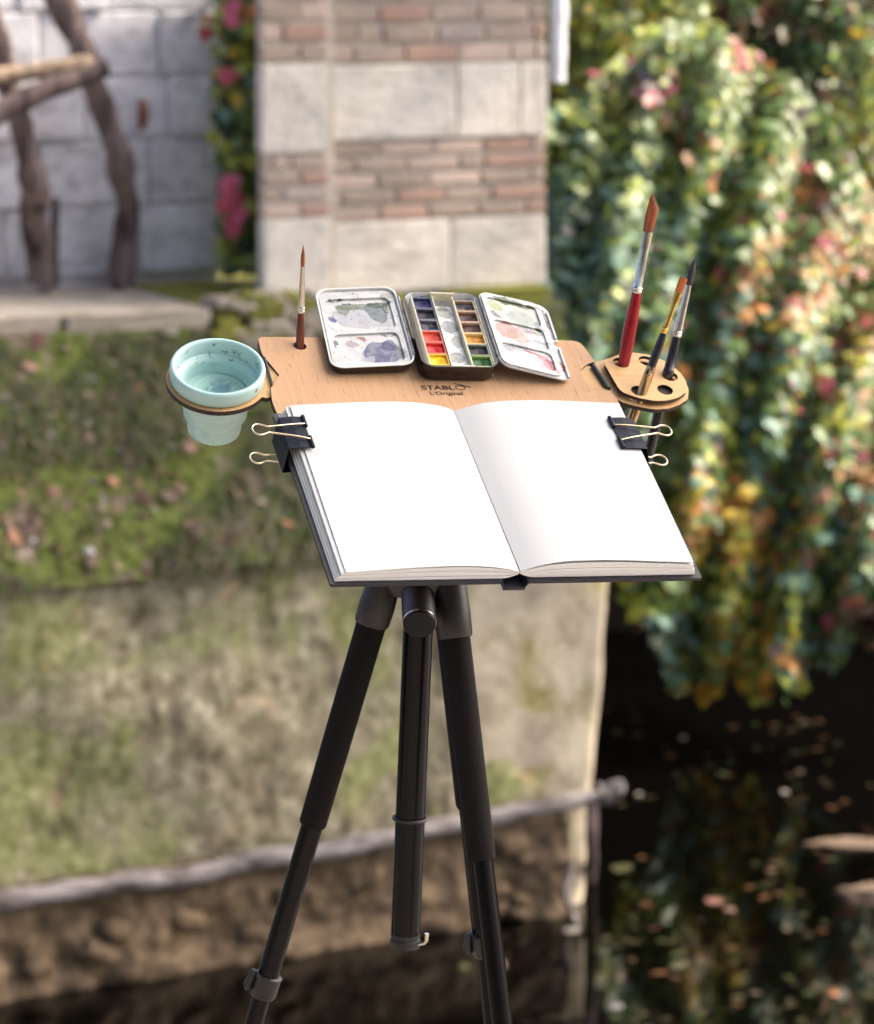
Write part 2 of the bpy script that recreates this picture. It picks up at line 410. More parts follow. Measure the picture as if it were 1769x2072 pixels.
def leaf_mat(name='leaf', trans=.36, rough=.42):
    m, t, p = nodes(name)
    a = t.nodes.new('ShaderNodeAttribute'); a.attribute_name = 'tint'
    f = noise_fac(t, 30, 3)
    cc = mixc(t, maprange(t, f, .3, .7, .0, .35), a.outputs['Color'], (.03, .035, .015))
    t.links.new(cc, p.inputs['Base Color']); p.inputs['Roughness'].default_value = rough; p.inputs['Specular IOR Level'].default_value = .45
    tr = t.nodes.new('ShaderNodeBsdfTranslucent'); t.links.new(cc, tr.inputs[0])
    mx = t.nodes.new('ShaderNodeMixShader'); mx.inputs[0].default_value = trans
    out = [n for n in t.nodes if n.type == 'OUTPUT_MATERIAL'][0]
    t.links.new(p.outputs[0], mx.inputs[1]); t.links.new(tr.outputs[0], mx.inputs[2]); t.links.new(mx.outputs[0], out.inputs[0])
    return m
M['leaf'] = leaf_mat()
M['wet_leaf'] = leaf_mat('wet_leaf', .0, .9)
M['wet_leaf'].node_tree.nodes['Principled BSDF'].inputs['Specular IOR Level'].default_value = .05

# ================================================================== SETTING
WATER_Z = -1.90
LEDGE_Z = .35
WA = math.radians(26.7)
D = Vector((math.cos(WA), math.sin(WA), 0)); MN = Vector((math.sin(WA), -math.cos(WA), 0)); ZZ = Vector((0, 0, 1))
W0 = Vector((0, 11.4, 0))
def wp(s, o, z): return W0 + D*s + MN*o + ZZ*z           # along the wall, out of it towards the water, up
def wall_sz(x, y, o):                                       # where a sight line meets the wall face at offset o
    p = onplane(x, y, W0 + MN*o, MN) - W0; return p.dot(D), p.z
WMAT = Matrix(((D.x, MN.x, 0, W0.x), (D.y, MN.y, 0, W0.y), (0, 0, 1, 0), (0, 0, 0, 1)))   # wall frame (x along, y outwards, z up)

def sheet(name, x0, y0, x1, y1, z, m, kind='structure', depth=None):
    b = MB()
    if depth: b.box((x0, y0, z-depth), (x1, y1, z))
    else: b.add([(x0, y0, z), (x1, y0, z), (x1, y1, z), (x0, y1, z)], [(0, 1, 2, 3)])
    return tag(b.build(name, m), kind=kind)
sheet('ground', -250, -250, 250, 400, -2.9, M['ground'])
sheet('water', -40, 3.42, 40, 34, WATER_Z, M['water'])
sheet('terrace', -9, -9, 9, 3.4, 0, M['terrace'], depth=2.8)
b = MB()
b.add([tuple(wp(-14, -.95, .33)), tuple(wp(.2, -.95, .33)), (-.25, 15.6, .33), (30, 15.6, .33), (120, 300, .33), (-120, 300, .33)], [(0, 1, 2, 3, 4, 5)])
tag(b.build('garden', M['ground']), kind='structure')
b = MB()
b.add([(.2, 15.6, -2.8), (32, 15.6, -2.8), (32, 15.6, .33), (.2, 15.6, .33)], [(0, 1, 2, 3)])
b.add([(.2, 12.6, -2.8), (.2, 15.6, -2.8), (.2, 15.6, .33), (.2, 12.6, .33)], [(0, 1, 2, 3)])
tag(b.build('earth_bank', M['soil']), kind='structure')

# ---- shared block shape for bricks and stones
def block_mesh(name, m, bev=.06, seed=0):
    bm = bmesh.new(); bmesh.ops.create_cube(bm, size=1.0)
    bmesh.ops.bevel(bm, geom=list(bm.edges), offset=bev, segments=1, affect='EDGES')
    r = random.Random(seed)
    for v in bm.verts: v.co += Vector((r.uniform(-1, 1), r.uniform(-1, 1), r.uniform(-1, 1)))*bev*.25
    me = bpy.data.meshes.new(name); bm.to_mesh(me); bm.free(); me.materials.append(m); return me
BRK = {k: [block_mesh('brick', M[k], .05, i) for i in range(2)] for k in ('brick_a', 'brick_b', 'brick_c', 'brick_d')}
STN = {k: [block_mesh('stone_block', M[k], .03, i+5) for i in range(3)] for k in ('pale_stone', 'ashlar', 'ledge', 'mossy_stone')}
def rubble_mesh(seed):
    bm = bmesh.new(); bmesh.ops.create_cube(bm, size=1.0); bmesh.ops.subdivide_edges(bm, edges=list(bm.edges), cuts=2, use_grid_fill=True)
    for v in bm.verts:
        n_ = v.co.normalized()*.62; v.co = v.co.lerp(n_, .45) + mnoise.noise_vector(v.co*2.3+Vector((seed*5., 0, 0)))*.16
    for f in bm.faces: f.smooth = True
    me = bpy.data.meshes.new('footing_stone'); bm.to_mesh(me); bm.free(); me.materials.append(M['footing']); return me
FOOT = [rubble_mesh(i) for i in range(6)]
def put(name, me, parent, s0, s1, o0, o1, z0, z1, jit=0.):
    o = link(name, me, parent)
    o.location = ((s0+s1)/2, (o0+o1)/2, (z0+z1)/2); o.scale = (abs(s1-s0), abs(o1-o0), abs(z1-z0))
    if jit: o.rotation_euler = (random.uniform(-jit, jit), random.uniform(-jit, jit), random.uniform(-jit, jit))
    return o

# ---- brick and stone pillar
pil = empty('brick_pillar', WMAT)
tag(pil, 'square pillar of banded pale stone and weathered red brick behind the easel', 'pillar')
sL, _ = wall_sz(662, 300, 0); sR, _ = wall_sz(1108, 300, 0); sS, _ = wall_sz(530, 300, .03)
def zat(y, x=880, o=0): return wall_sz(x, y, o)[1]
PT = 1.95
bm_ = MB(); bm_.box((sL+.012, -.60, LEDGE_Z-.02), (sR-.012, -.012, PT)); bm_.build('mortar_core', M['mortar'], pil)
bm_ = MB(); bm_.box((sS+.010, -.03, LEDGE_Z-.015), (sL+.02, .018, PT-.01)); bm_.build('mortar_core', M['mortar'], pil)
def brick_band(s0, s1, z0, z1, o, n, wid, wts, seed):
    r = random.Random(seed); h = (z1-z0)/n
    for i in range(n):
        s = s0; first = True
        while s < s1 - .02:
            L = wid*r.choice((.5, 1, 1, .95, 1.05)) * (0.55 if first and i % 2 else 1); first = False
            e = min(s+L, s1)
            if s1 - e < .05: e = s1
            k = r.choices(('brick_a', 'brick_b', 'brick_c', 'brick_d'), wts)[0]
            put('brick', r.choice(BRK[k]), pil, s+.006, e-.006, o-.06, o+r.uniform(-.003, .004), z0+i*h+.010, z0+(i+1)*h-.010, .006)
            s = e
def stone_band(s0, s1, z0, z1, o, cuts, key='pale_stone'):
    xs = [s0] + [s0+(s1-s0)*c for c in cuts] + [s1]
    for a, c in zip(xs, xs[1:]):
        put('stone_block', random.choice(STN[key]), pil, a+.004, c-.004, o-.06, o+random.uniform(.002, .008), z0+.004, z1-.004, .002)
z585, z443, z281, z128 = LEDGE_Z, zat(443), zat(281), zat(128)
stone_band(sL, sR, z585, z443, 0, (.55,))
brick_band(sL, sR, z443, z281, 0, 5, .21, (6, 1.8, .4, 2), 1)
stone_band(sL, sR, z281, z128, 0, (.58, .87))
brick_band(sL, sR, z128, z128+6*.073, 0, 6, .21, (6, 2.0, .4, 2), 2)
stone_band(sL, sR, z128+6*.073, PT-.3, 0, (.4,)); brick_band(sL, sR, PT-.3, PT, 0, 4, .21, (5, 3, 1.6, 1), 22)
ys = lambda y: zat(y, 595, .03)
stone_band(sS, sL-.002, LEDGE_Z+.02, ys(443), .03, ())
brick_band(sS, sL-.002, ys(443), ys(312), .03, 4, .15, (3, 1.6, .6, 4), 3)
stone_band(sS, sL-.002, ys(312), ys(128), .03, ())
brick_band(sS, sL-.002, ys(128), ys(128)+6*.073, .03, 6, .15, (3, 1.3, .8, 4), 4)
stone_band(sS, sL-.002, ys(128)+6*.073, PT-.3, .03, ())

# ---- pale ashlar wall on the left
aw = empty('ashlar_wall', WMAT)
tag(aw, 'old wall of large pale grey ashlar blocks behind the twisted branches', 'wall')
AO = -.73
aS0 = wall_sz(-2600, 300, AO)[0]; aS1 = wall_sz(452, 300, AO)[0]
b = MB(); b.box((aS0, AO-.5, LEDGE_Z-.02), (aS1-.02, AO-.02, 1.95)); b.build('wall_core', M['dark_mortar'], aw)
zr_ = [LEDGE_Z] + [wall_sz(300, y, AO)[1] for y in (554, 414, 281, 155, 22)]
zr_ = sorted(set(round(z, 3) for z in zr_)); zr_ += [zr_[-1]+.27, zr_[-1]+.54, zr_[-1]+.80]
r = random.Random(11)
for i, (z0, z1) in enumerate(zip(zr_, zr_[1:])):
    if z1-z0 < .04: continue
    s = aS1
    first = True
    while s > aS0:
        L = r.uniform(.28, .62) if not first else r.uniform(.22, .5)
        first = False
        put('stone_block', r.choice(STN['ashlar']), aw, s-L+.006, s-.006, AO-.2, AO+r.uniform(-.012, .012), z0+.005, z1-.005, .006)
        s -= L

# ---- ledge: row of kerb stones on top of the bank
lg = empty('stone_ledge', WMAT)
tag(lg, 'worn sandy stone ledge running along the top of the mossy bank', 'ledge')
s = wall_sz(-2600, 600, .1)[0]; e_ = wall_sz(1118, 590, .1)[0]
b = MB(); b.box((s, -.95, -.6), (e_-.03, .07, LEDGE_Z-.03)); b.build('ledge_core', M['ledge'], lg)
r = random.Random(5)
while s < e_:
    L = r.uniform(.5, .95); t_ = min(s+L, e_)
    if e_-t_ < .25: t_ = e_
    key = 'mossy_stone' if t_ > e_-.5 else 'ledge'
    put('stone_block', r.choice(STN[key]), lg, s+.004, t_-.004, -.96, .13+r.uniform(-.02, .015), LEDGE_Z-.075, LEDGE_Z+r.uniform(-.008, .003), .008)
    s = t_

RUB = []
for i in range(3):
    me_ = rubble_mesh(i+20); me_.materials.clear(); me_.materials.append(M['ashlar']); RUB.append(me_)
r = random.Random(8)
for i in range(60):
    x_ = r.uniform(440, 665); y_ = r.uniform(606, 690); k = (y_-604)/86
    s_, z_ = wall_sz(x_, y_, .14+.05*k)
    w_ = r.uniform(.02, .06)
    o = put('stone', r.choice(STN['ledge'] + STN['mossy_stone']), lg, s_-w_*.8, s_+w_*.8, .0, .128+.075*k+r.uniform(-.012, .008), z_-w_*.45, z_+w_*.45, 0)
    o.rotation_euler = (r.uniform(-.3, .1), r.uniform(-.25, .25), r.uniform(-.2, .2))
# ---- mossy bank, lower quay wall
def bank_pt(s, t):
    """t 0 top (under the ledge) .. 1 foot of the bank"""
    o = .10 + .54*t**.9; z = LEDGE_Z-.045 + (-.50 - (LEDGE_Z-.045))*t
    q = Vector((s*1.7, t*1.6, 3.1))
    k = mnoise.fractal(q, .9, 2.1, 6)*.055 + mnoise.noise(q*.8)*.05
    k *= min(1, t*4, 1.2)
    k += max(0, t-.8)*5*mnoise.fractal(Vector((s*2.6, 7.7, t)), .9, 2.1, 5)*.05
    return Vector((s, o + k*.8, z + k*.5))
bS0 = wall_sz(-2600, 900, .3)[0]
def bank_end(t): return wall_sz(1120 + 118*t, 600 + 480*t, .1+.5*t)[0]
rows = []
NT, NS = 46, 420
for i in range(NT+1):
    t = i/NT; e1 = bank_end(t)
    rows.append([bank_pt(bS0 + (e1-bS0)*j/NS, t) for j in range(NS+1)])
b = MB(); b.grid(rows, flip=True)
bank = b.build('mossy_bank', M['bank'], None, smooth=180, mat=WMAT); tag(bank, kind='structure')

qw = empty('quay_wall', WMAT)
tag(qw, 'low stained stone quay wall streaked with green algae above the water', 'wall')
def wall_end(z):
    y = {0: 1190}.get(0); # end edge leans: lower end set further left
    sa, za = wall_sz(1240, 1190, .62); sb, zb = wall_sz(1207, 1620, .62)
    k = (z-za)/(zb-za); return sa + (sb-sa)*k
rows = []
for i in range(33):
    z = -.46 + (-1.95+.46)*i/32; e1 = wall_end(z) - .10
    row = []
    for j in range(341):
        s = bS0 + (e1-bS0)*j/340
        k = mnoise.fractal(Vector((s*1.3, z*1.6, 9)), .9, 2.1, 6)*.035
        row.append(Vector((s, .60 + k - (.05 if i == 0 else 0) + .03*(i/32), z)))
    rows.append(row)
b = MB(); b.grid(rows); 
top = [[Vector((p.x, p.y-.02 - .3*q, p.z+.01*q)) for p in rows[0]] for q in (0, 1)]
b.grid(top, flip=True)
b.build('wall_face', M['lower_wall'], qw, smooth=180)
# rounded grey end of the wall
rows = []
for i in range(33):
    z = -.50 + (-1.95+.50)*i/32; e1 = wall_end(z)
    row = []
    for j in range(15):
        a = math.pi*.5*j/14
        k = mnoise.fractal(Vector((j*.15, z*2.2, 4)), .9, 2.1, 5)*.015
        if j < 7: row.append(Vector((e1 - .62 + .56*j/7, .625 + k, z)))
        else:
            a = math.pi*.5*(j-7)/7; row.append(Vector((e1-.06+.06*math.sin(a)+k*.5, .565+.06*math.cos(a)+k*.5, z)))
    row.append(Vector((e1, .1, z)))
    rows.append(row)
b = MB(); b.grid(rows); b.build('wall_end', M['quoin'], qw, smooth=60)
b = MB(); b.box((bS0, -.4, -2.6), (wall_end(-1)-.14, .55, -.52)); b.build('wall_core', M['lower_wall'], qw)
# rough footing stones just above the water
r = random.Random(21)
rows = []
for i in range(25):
    z = -1.50 - .52*i/24; e1 = wall_end(-1.7) - .14; row = []
    for j in range(481):
        q = bS0 + (e1-bS0)*j/480
        k = mnoise.fractal(Vector((q*3.1, z*4.2, 2)), .8, 2.1, 6)*.05 - abs(mnoise.noise(Vector((q*6.5, z*9, 4))))*.03
        row.append(Vector((q, .675 + k*(.2 if i == 0 else 1) + .03*i/24, z)))
    rows.append(row)
b = MB(); b.grid(rows); b.build('footing', M['footing'], qw, smooth=180)
for i in range(18):
    q = r.uniform(wall_sz(-60, 1900, .62)[0], wall_end(-1.7)-.22); L = r.uniform(.05, .13); hh = L*r.uniform(.5, .8); zz_ = r.uniform(-1.93, -1.60)
    put('footing_stone', r.choice(FOOT), qw, q, q+L, -.0+.60, .70+r.uniform(-.01, .02), zz_-hh/2, zz_+hh/2, .3)

# ---- long pole hung along the wall, its iron ring end and post, rope
def limb(name, pts, rads, m, label, cat, group=None, seg=14, wob=.012, sub=8, seed=0):
    P = [Vector(p) for p in pts]; out = []; rr = []
    for i in range(len(P)-1):
        p0 = P[max(i-1, 0)]; p1 = P[i]; p2 = P[i+1]; p3 = P[min(i+2, len(P)-1)]
        for k in range(sub):
            t = k/sub
            q = .5*((2*p1) + (p2-p0)*t + (2*p0-5*p1+4*p2-p3)*t*t + (-p0+3*p1-3*p2+p3)*t**3)
            out.append(q + mnoise.noise_vector(q*6+Vector((seed, 0, 0)))*wob); rr.append((rads[i]*(1-t)+rads[i+1]*t)*(1+.30*mnoise.noise(q*9+Vector((seed, 3, 0)))+.12*mnoise.noise(q*31)))
    out.append(P[-1]); rr.append(rads[-1])
    c0 = out[0].copy()
    b = MB(); b.tube([p-c0 for p in out], rr, seg)
    o = b.build(name, m, None, smooth=60); o.location = c0
    if label: tag(o, label, cat, group)
    return o
pw = lambda x, y, o: onplane(x, y, W0 + MN*o, MN)
limb('wooden_pole', [pw(-2500, 2190, .72), pw(-900, 1958, .72), pw(-300, 1868, .72), pw(200, 1795, .71), pw(600, 1732, .71), pw(900, 1672, .71), pw(1235, 1612, .72)], [.04, .04, .036, .038, .036, .034, .030], M['log'],
     'long silvery driftwood pole fixed along the quay wall above the water', 'pole', wob=.02)
b = MB(); tc = pw(1238, 1606, .75)
for q in range(4):
    b.tube([Vector(((.024*math.cos(a)+.010*q-.015), .026*math.sin(a)*.8, .026*math.sin(a+.5)+.004*q)) for a in np.linspace(0, 2*math.pi, 21)], .012, 8, cap=False)
b.tube([Vector((.0, -.02, -.03)), Vector((-.03, -.02, .0)), Vector((-.05, -.02, .045))], [.012, .013, .009], 8)
o = b.build('rope_knot', M['log'], None, smooth=60); o.location = tc; tag(o, 'pale lump of rope knotted round the right end of the driftwood pole', 'rope')
limb('wooden_post', [pw(1199, 1625, .75), pw(1197, 1720, .76), atz(1195, 1815, WATER_Z-.15)], [.022, .021, .02], M['old_wood'], 'thin dark post standing in the water under the pole end', 'post', wob=.006)
limb('mooring_rope', [pw(1150, 1740, .74), pw(1152, 1775, .75), pw(1143, 1810, .76), pw(1158, 1845, .78), atz(1168, 1880, WATER_Z-.02)], [.012, .012, .011, .011, .011], M['log'], 'short pale frayed rope hanging from the quay wall into the water', 'rope', wob=.01)

# ---- twisted branches against the ashlar wall
def pa(x, y, o): return onplane(x, y, W0 + MN*o, MN)
limb('branch_post', [pa(95, -90, -.45), pa(125, 10, -.45), pa(165, 100, -.45), pa(205, 215, -.45), pa(245, 330, -.43), pa(258, 450, -.55), pa(253, 572, -.62)], [.055, .05, .047, .045, .047, .048, .05], M['bark'],
     'thick twisted branch leaning down the pale wall nearest the pillar', 'branch', 'rustic branches', wob=.03, seed=1)
limb('branch_post', [pa(-25, 20, -.42), pa(10, 130, -.42), pa(45, 250, -.40), pa(66, 360, -.38), pa(78, 470, -.52), pa(76, 582, -.60)], [.045, .045, .047, .05, .05, .05], M['bark'],
     'thick twisted branch standing on the ledge at the left edge', 'branch', 'rustic branches', wob=.03, seed=2)
limb('stake', [pa(113, 400, -.60), pa(111, 480, -.60), pa(111, 582, -.60)], [.014, .015, .016], M['old_wood'], 'short thin dark stake beside the leftmost branch', 'stake', wob=.004)
limb('rail', [pa(-190, 175, -.30), pa(-40, 160, -.30), pa(100, 140, -.31), pa(185, 126, -.32)], [.042, .04, .036, .03], M['tan_wood'], 'upper bleached wooden rail crossing the branches', 'rail', 'rustic rails', wob=.01, seed=3)
limb('rail', [pa(-190, 318, -.22), pa(-40, 245, -.24), pa(80, 188, -.26), pa(215, 136, -.28)], [.042, .042, .04, .036], M['old_wood'], 'lower dark wooden rail slanting up to the right across the branches', 'rail', 'rustic rails', wob=.01, seed=4)
limb('rusty_peg', [pa(288, 205, -.71), pa(291, 232, -.69), pa(288, 262, -.70)], [.012, .02, .012], mat('rust', (.25, .10, .06), (.13, .05, .03), 30, .9), 'small rusty peg sticking out of the ashlar wall', 'peg', wob=.003)

# ---- white downpipe right of the pillar
limb('drainpipe', [at(1131, -120, 13.4), at(1131, 50, 13.4), at(1130, 110, 13.4), at(1129, 165, 13.4)], [.034]*4, M['white_paint'], 'pale vertical drainpipe just behind the right edge of the pillar', 'pipe', wob=0)

# ================================================================== FOLIAGE
IVY = np.array([(0, 0), (.30, -.06), (.50, .10), (.34, .36), (.52, .55), (.22, .62), (0, 1.0), (-.22, .62), (-.52, .55), (-.34, .36), (-.50, .10), (-.30, -.06)])
OVAL = np.array([(0, 0), (.16, .12), (.27, .38), (.22, .68), (0, 1), (-.22, .68), (-.27, .38), (-.16, .12)])
def leaf_shape(shape):
    v = [(0, .42, .0)] + [(x, y, -.22*abs(x) - .18*(y-.3)**2) for x, y in shape]
    n = len(shape); f = [(0, 1+i, 1+(i+1) % n) for i in range(n)]
    return np.array(v), f
def leaves_mesh(name, pos, nor, tip, size, tint, shape, m):
    """one mesh of many leaves: pos (n,3), nor outward normal, tip direction, size (n), tint (n,3)"""
    v, f = leaf_shape(shape); k = len(v); n = len(pos)
    tip = tip - nor*np.sum(tip*nor, 1, keepdims=True); tip /= np.linalg.norm(tip, axis=1, keepdims=True)+1e-9
    side = np.cross(tip, nor)
    V = pos[:, None, :] + size[:, None, None]*(v[None, :, 0:1]*side[:, None, :] + (v[None, :, 1:2]-.42)*tip[:, None, :] + v[None, :, 2:3]*nor[:, None, :])
    V = V.reshape(-1, 3)
    Fa = np.array(f, dtype=np.int32)[None] + (np.arange(n, dtype=np.int32)*k)[:, None, None]
    Fa = Fa.reshape(-1, 3)
    me = bpy.data.meshes.new(name)
    me.vertices.add(len(V)); me.vertices.foreach_set('co', V.astype(np.float32).ravel())
    me.loops.add(Fa.size); me.loops.foreach_set('vertex_index', Fa.ravel())
    me.polygons.add(len(Fa)); me.polygons.foreach_set('loop_start', np.arange(0, Fa.size, 3, dtype=np.int32))
    me.update(calc_edges=True)
    at_ = me.attributes.new('tint', 'FLOAT_COLOR', 'POINT')
    cc = np.ones((len(V), 4), np.float32); cc[:, :3] = np.repeat(tint, k, axis=0)
    at_.data.foreach_set('color', cc.ravel())
    me.materials.append(m)
    return me
def unit(a): return a/(np.linalg.norm(a, axis=-1, keepdims=True)+1e-9)
PAL = {
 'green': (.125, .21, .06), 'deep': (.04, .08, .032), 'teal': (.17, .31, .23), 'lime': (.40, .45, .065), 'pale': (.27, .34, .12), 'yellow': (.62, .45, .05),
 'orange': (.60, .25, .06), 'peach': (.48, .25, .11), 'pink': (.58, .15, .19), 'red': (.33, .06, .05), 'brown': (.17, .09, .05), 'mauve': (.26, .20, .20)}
def pick(weights, n):
    ks = list(weights); p = np.array([weights[k] for k in ks], float); p /= p.sum()
    idx = rng.choice(len(ks), n, p=p)
    c = np.array([PAL[ks[i]] for i in idx]) * rng.uniform(.55, 1.2, (n, 1)) * rng.uniform(.9, 1.1, (n, 3))
    return c
# ---- ivy curtain: outline in the photograph's own proportions, hung on a curved bank between 13 and 15 m away
def ivy_top(x): return np.interp(x, [1060, 1160, 1240, 1330, 1400, 1500, 1600, 1680, 1740, 1800, 2000], [250, 215, 150, 70, 60, 95, 170, 260, 360, 480, 620])
def ivy_bot(x): return np.interp(x, [1060, 1240, 1262, 1300, 1335, 1380, 1420, 1470, 1550, 1620, 1680, 1720, 1769, 2000], [1080, 1150, 1190, 1262, 1330, 1385, 1392, 1372, 1402, 1370, 1330, 1300, 1290, 1270]) + 20*np.sin(np.asarray(x)*.075) + 13*np.sin(np.asarray(x)*.19+1)
def ivy_Y(x, t): return 13.3 + 1.5*(1-t)**1.6 + .12*np.sin(x*.021)*np.cos(t*9) - .0004*np.maximum(x-1500, 0) + .10*np.sin(x*.05+t*14)
def px_world(x, y, Y):
    rx_ = (x-CX)/FPX; ru = -(y-CY)/FPX
    ry = ru*RU.y + RW.y; rz = ru*RU.z + RW.z
    k = Y/ry
    return np.stack([rx_*k, Y*np.ones_like(k), EYE.z + rz*k], -1)
IVY_CL = [  # centre, radius, colour mix of the patch
 (1210, 330, 130, dict(green=3, pale=5, lime=4, teal=2)), (1300, 180, 60, dict(pink=2.40, mauve=0.70, green=2)), (1240, 230, 90, dict(lime=6, pale=4, green=1)),
 (1420, 180, 130, dict(pale=5, green=3, lime=2)), (1490, 110, 60, dict(pink=2.40, orange=1, pale=2)), (1560, 230, 100, dict(pale=4, green=4, mauve=0.35)),
 (1400, 260, 60, dict(peach=3, red=1, green=2)), (1190, 480, 150, dict(teal=6, green=4, deep=2, mauve=0.35)), (1330, 560, 160, dict(teal=5, green=4, mauve=0.35, lime=1)),
 (1480, 400, 130, dict(green=5, lime=4, teal=1)), (1490, 360, 25, dict(pink=3.60)), (1620, 430, 110, dict(peach=3, orange=1, pink=0.52, green=3, pale=2)), (1700, 330, 80, dict(mauve=1.05, pale=3, green=3)),
 (1240, 750, 130, dict(green=4, deep=1, lime=2, teal=4)), (1390, 720, 150, dict(teal=4, green=3, orange=1, pink=0.35)), (1560, 620, 120, dict(orange=1.5, peach=3, green=4, yellow=1, teal=2)),
 (1690, 560, 120, dict(peach=3, green=4, pink=0.35, yellow=1, pale=2)), (1600, 780, 120, dict(teal=4, green=3, pink=0.35, lime=2)), (1720, 800, 100, dict(peach=2, green=3, lime=2, pink=0.35)),
 (1440, 900, 120, dict(teal=3, lime=3, green=3, mauve=0.70)), (1560, 930, 110, dict(green=3, teal=3, lime=2, peach=1)), (1480, 1030, 90, dict(peach=4, orange=3, yellow=3, lime=2)),
 (1560, 1100, 90, dict(yellow=4, lime=4, teal=2, orange=2)), (1700, 1050, 110, dict(teal=3, green=3, peach=2, pink=0.35)), (1620, 1180, 110, dict(teal=4, green=3, lime=3)),
 (1430, 1200, 110, dict(lime=4, green=4, yellow=1)), (1400, 1290, 90, dict(teal=5, green=3, peach=1)), (1500, 1330, 100, dict(yellow=3, lime=4, green=3, orange=2)), (1640, 1310, 90, dict(teal=3, green=3, orange=1, mauve=0.70)),
 (1740, 1250, 70, dict(mauve=0.70, pink=0.70, brown=3, green=2))]
def ivy_tint(x, y):
    cx_ = np.array([c[0] for c in IVY_CL]); cy_ = np.array([c[1] for c in IVY_CL]); cr = np.array([c[2] for c in IVY_CL])
    x = x + rng.normal(0, 35, len(x)); y = y + rng.normal(0, 35, len(x))
    j = np.argmin(np.hypot(x[:, None]-cx_, y[:, None]-cy_)/cr, axis=1)
    out = np.zeros((len(x), 3))
    for q in np.unique(j):
        s_ = j == q; out[s_] = pick(IVY_CL[q][3], s_.sum())
    return out
def ivy_sample(n):
    x = rng.uniform(1085, 1980, n); t = rng.uniform(0, 1, n)
    a, c = ivy_top(x), ivy_bot(x)
    y = a + (c-a)*t + rng.normal(0, 11, n)
    Y = ivy_Y(x, t) + rng.uniform(-.08, .09, n)
    P = px_world(x, y, Y)
    e = 4.
    P1 = px_world(x+e, y, ivy_Y(x+e, t)); P2 = px_world(x, y+e, ivy_Y(x, t+e/(c-a))); P3 = px_world(x, y, ivy_Y(x, t))
    nrm = unit(np.cross(P2-P3, P1-P3)); nrm[nrm[:, 1] > 0] *= -1
    nrm = unit(nrm*1.0 + np.array([.15, -.25, .55]) + rng.normal(0, .42, (n, 3)))
    tip = unit(np.array([0, -.15, -1.]) + rng.normal(0, .45, (n, 3)))
    size = rng.uniform(.042, .088, n)
    return x, y, P, nrm, tip, size
ivy = empty('ivy_curtain', Matrix.Translation(Vector((1.4, 14.2, -1.7))))
tag(ivy, 'thick curtain of green, yellow and pink autumn ivy hanging over dark water', 'ivy')
ivy_inv = Vector((1.4, 14.2, -1.7)); iv = np.array(ivy_inv)
x, y, P, nr_, tp, sz = ivy_sample(22000)
me = leaves_mesh('leaf_mass', P-iv, nr_, tp, sz, ivy_tint(x, y), IVY, M['leaf'])
o = link('leaf_mass', me, ivy); tag(o, kind='stuff')
# 300 leaves standing proud of the mass, each its own object
x, y, P, nr_, tp, sz = ivy_sample(300)
x_in = 1120 + (x-1085)/(1980-1085)*(1765-1120)
t_ = (y-ivy_top(x))/(ivy_bot(x)-ivy_top(x)); y = ivy_top(x_in) + (ivy_bot(x_in)-ivy_top(x_in))*t_; x = x_in
P = px_world(x, y, ivy_Y(x, t_) - rng.uniform(.10, .17, 300)); sz = rng.uniform(.07, .10, 300)
tin_ = ivy_tint(x, y)
one_v, one_f = leaf_shape(IVY)
keys = list(PAL); LM = {}
for k_ in keys:
    LM[k_] = leaves_mesh('leaf', np.zeros((1, 3)), np.array([[0, 0, 1.]]), np.array([[0, 1., 0]]), np.ones(1), np.array([PAL[k_]]), IVY, M['leaf'])
pal = np.array([PAL[k_] for k_ in keys])
def leaf_obj(name, key, pos, nrm, tip, size, parent=None):
    nrm = Vector(nrm); tip = Vector(tip); tip = (tip - nrm*tip.dot(nrm)).normalized(); side = tip.cross(nrm)
    m4 = Matrix((( side.x, tip.x, nrm.x, 0), (side.y, tip.y, nrm.y, 0), (side.z, tip.z, nrm.z, 0), (0, 0, 0, 1)))
    o = link(name, LM[key], parent)
    o.matrix_local = Matrix.Translation(Vector(pos)) @ m4 @ Matrix.Scale(size, 4)
    return o
for i in range(300):
    key = keys[int(np.argmin(np.sum((pal - tin_[i])**2, 1)))]
    leaf_obj('leaf', key, P[i]-iv, nr_[i], tp[i], float(sz[i]), ivy)
# woody backing of the ivy
gx = np.linspace(1085, 1980, 40); gt = np.linspace(.0, .97, 40)
rows = [[Vector(px_world(np.array([xx]), np.array([ivy_top(xx)+12+(ivy_bot(xx)-ivy_top(xx)-30)*tt]), np.array([ivy_Y(xx, tt)+.13]))[0]) - ivy_inv for xx in gx] for tt in gt]
b = MB(); b.grid(rows); b.build('stems', mat('dark_ivy_stems', (.085, .11, .04), (.035, .05, .018), 12, .95, bs=1., bdist=.05), ivy, smooth=180)

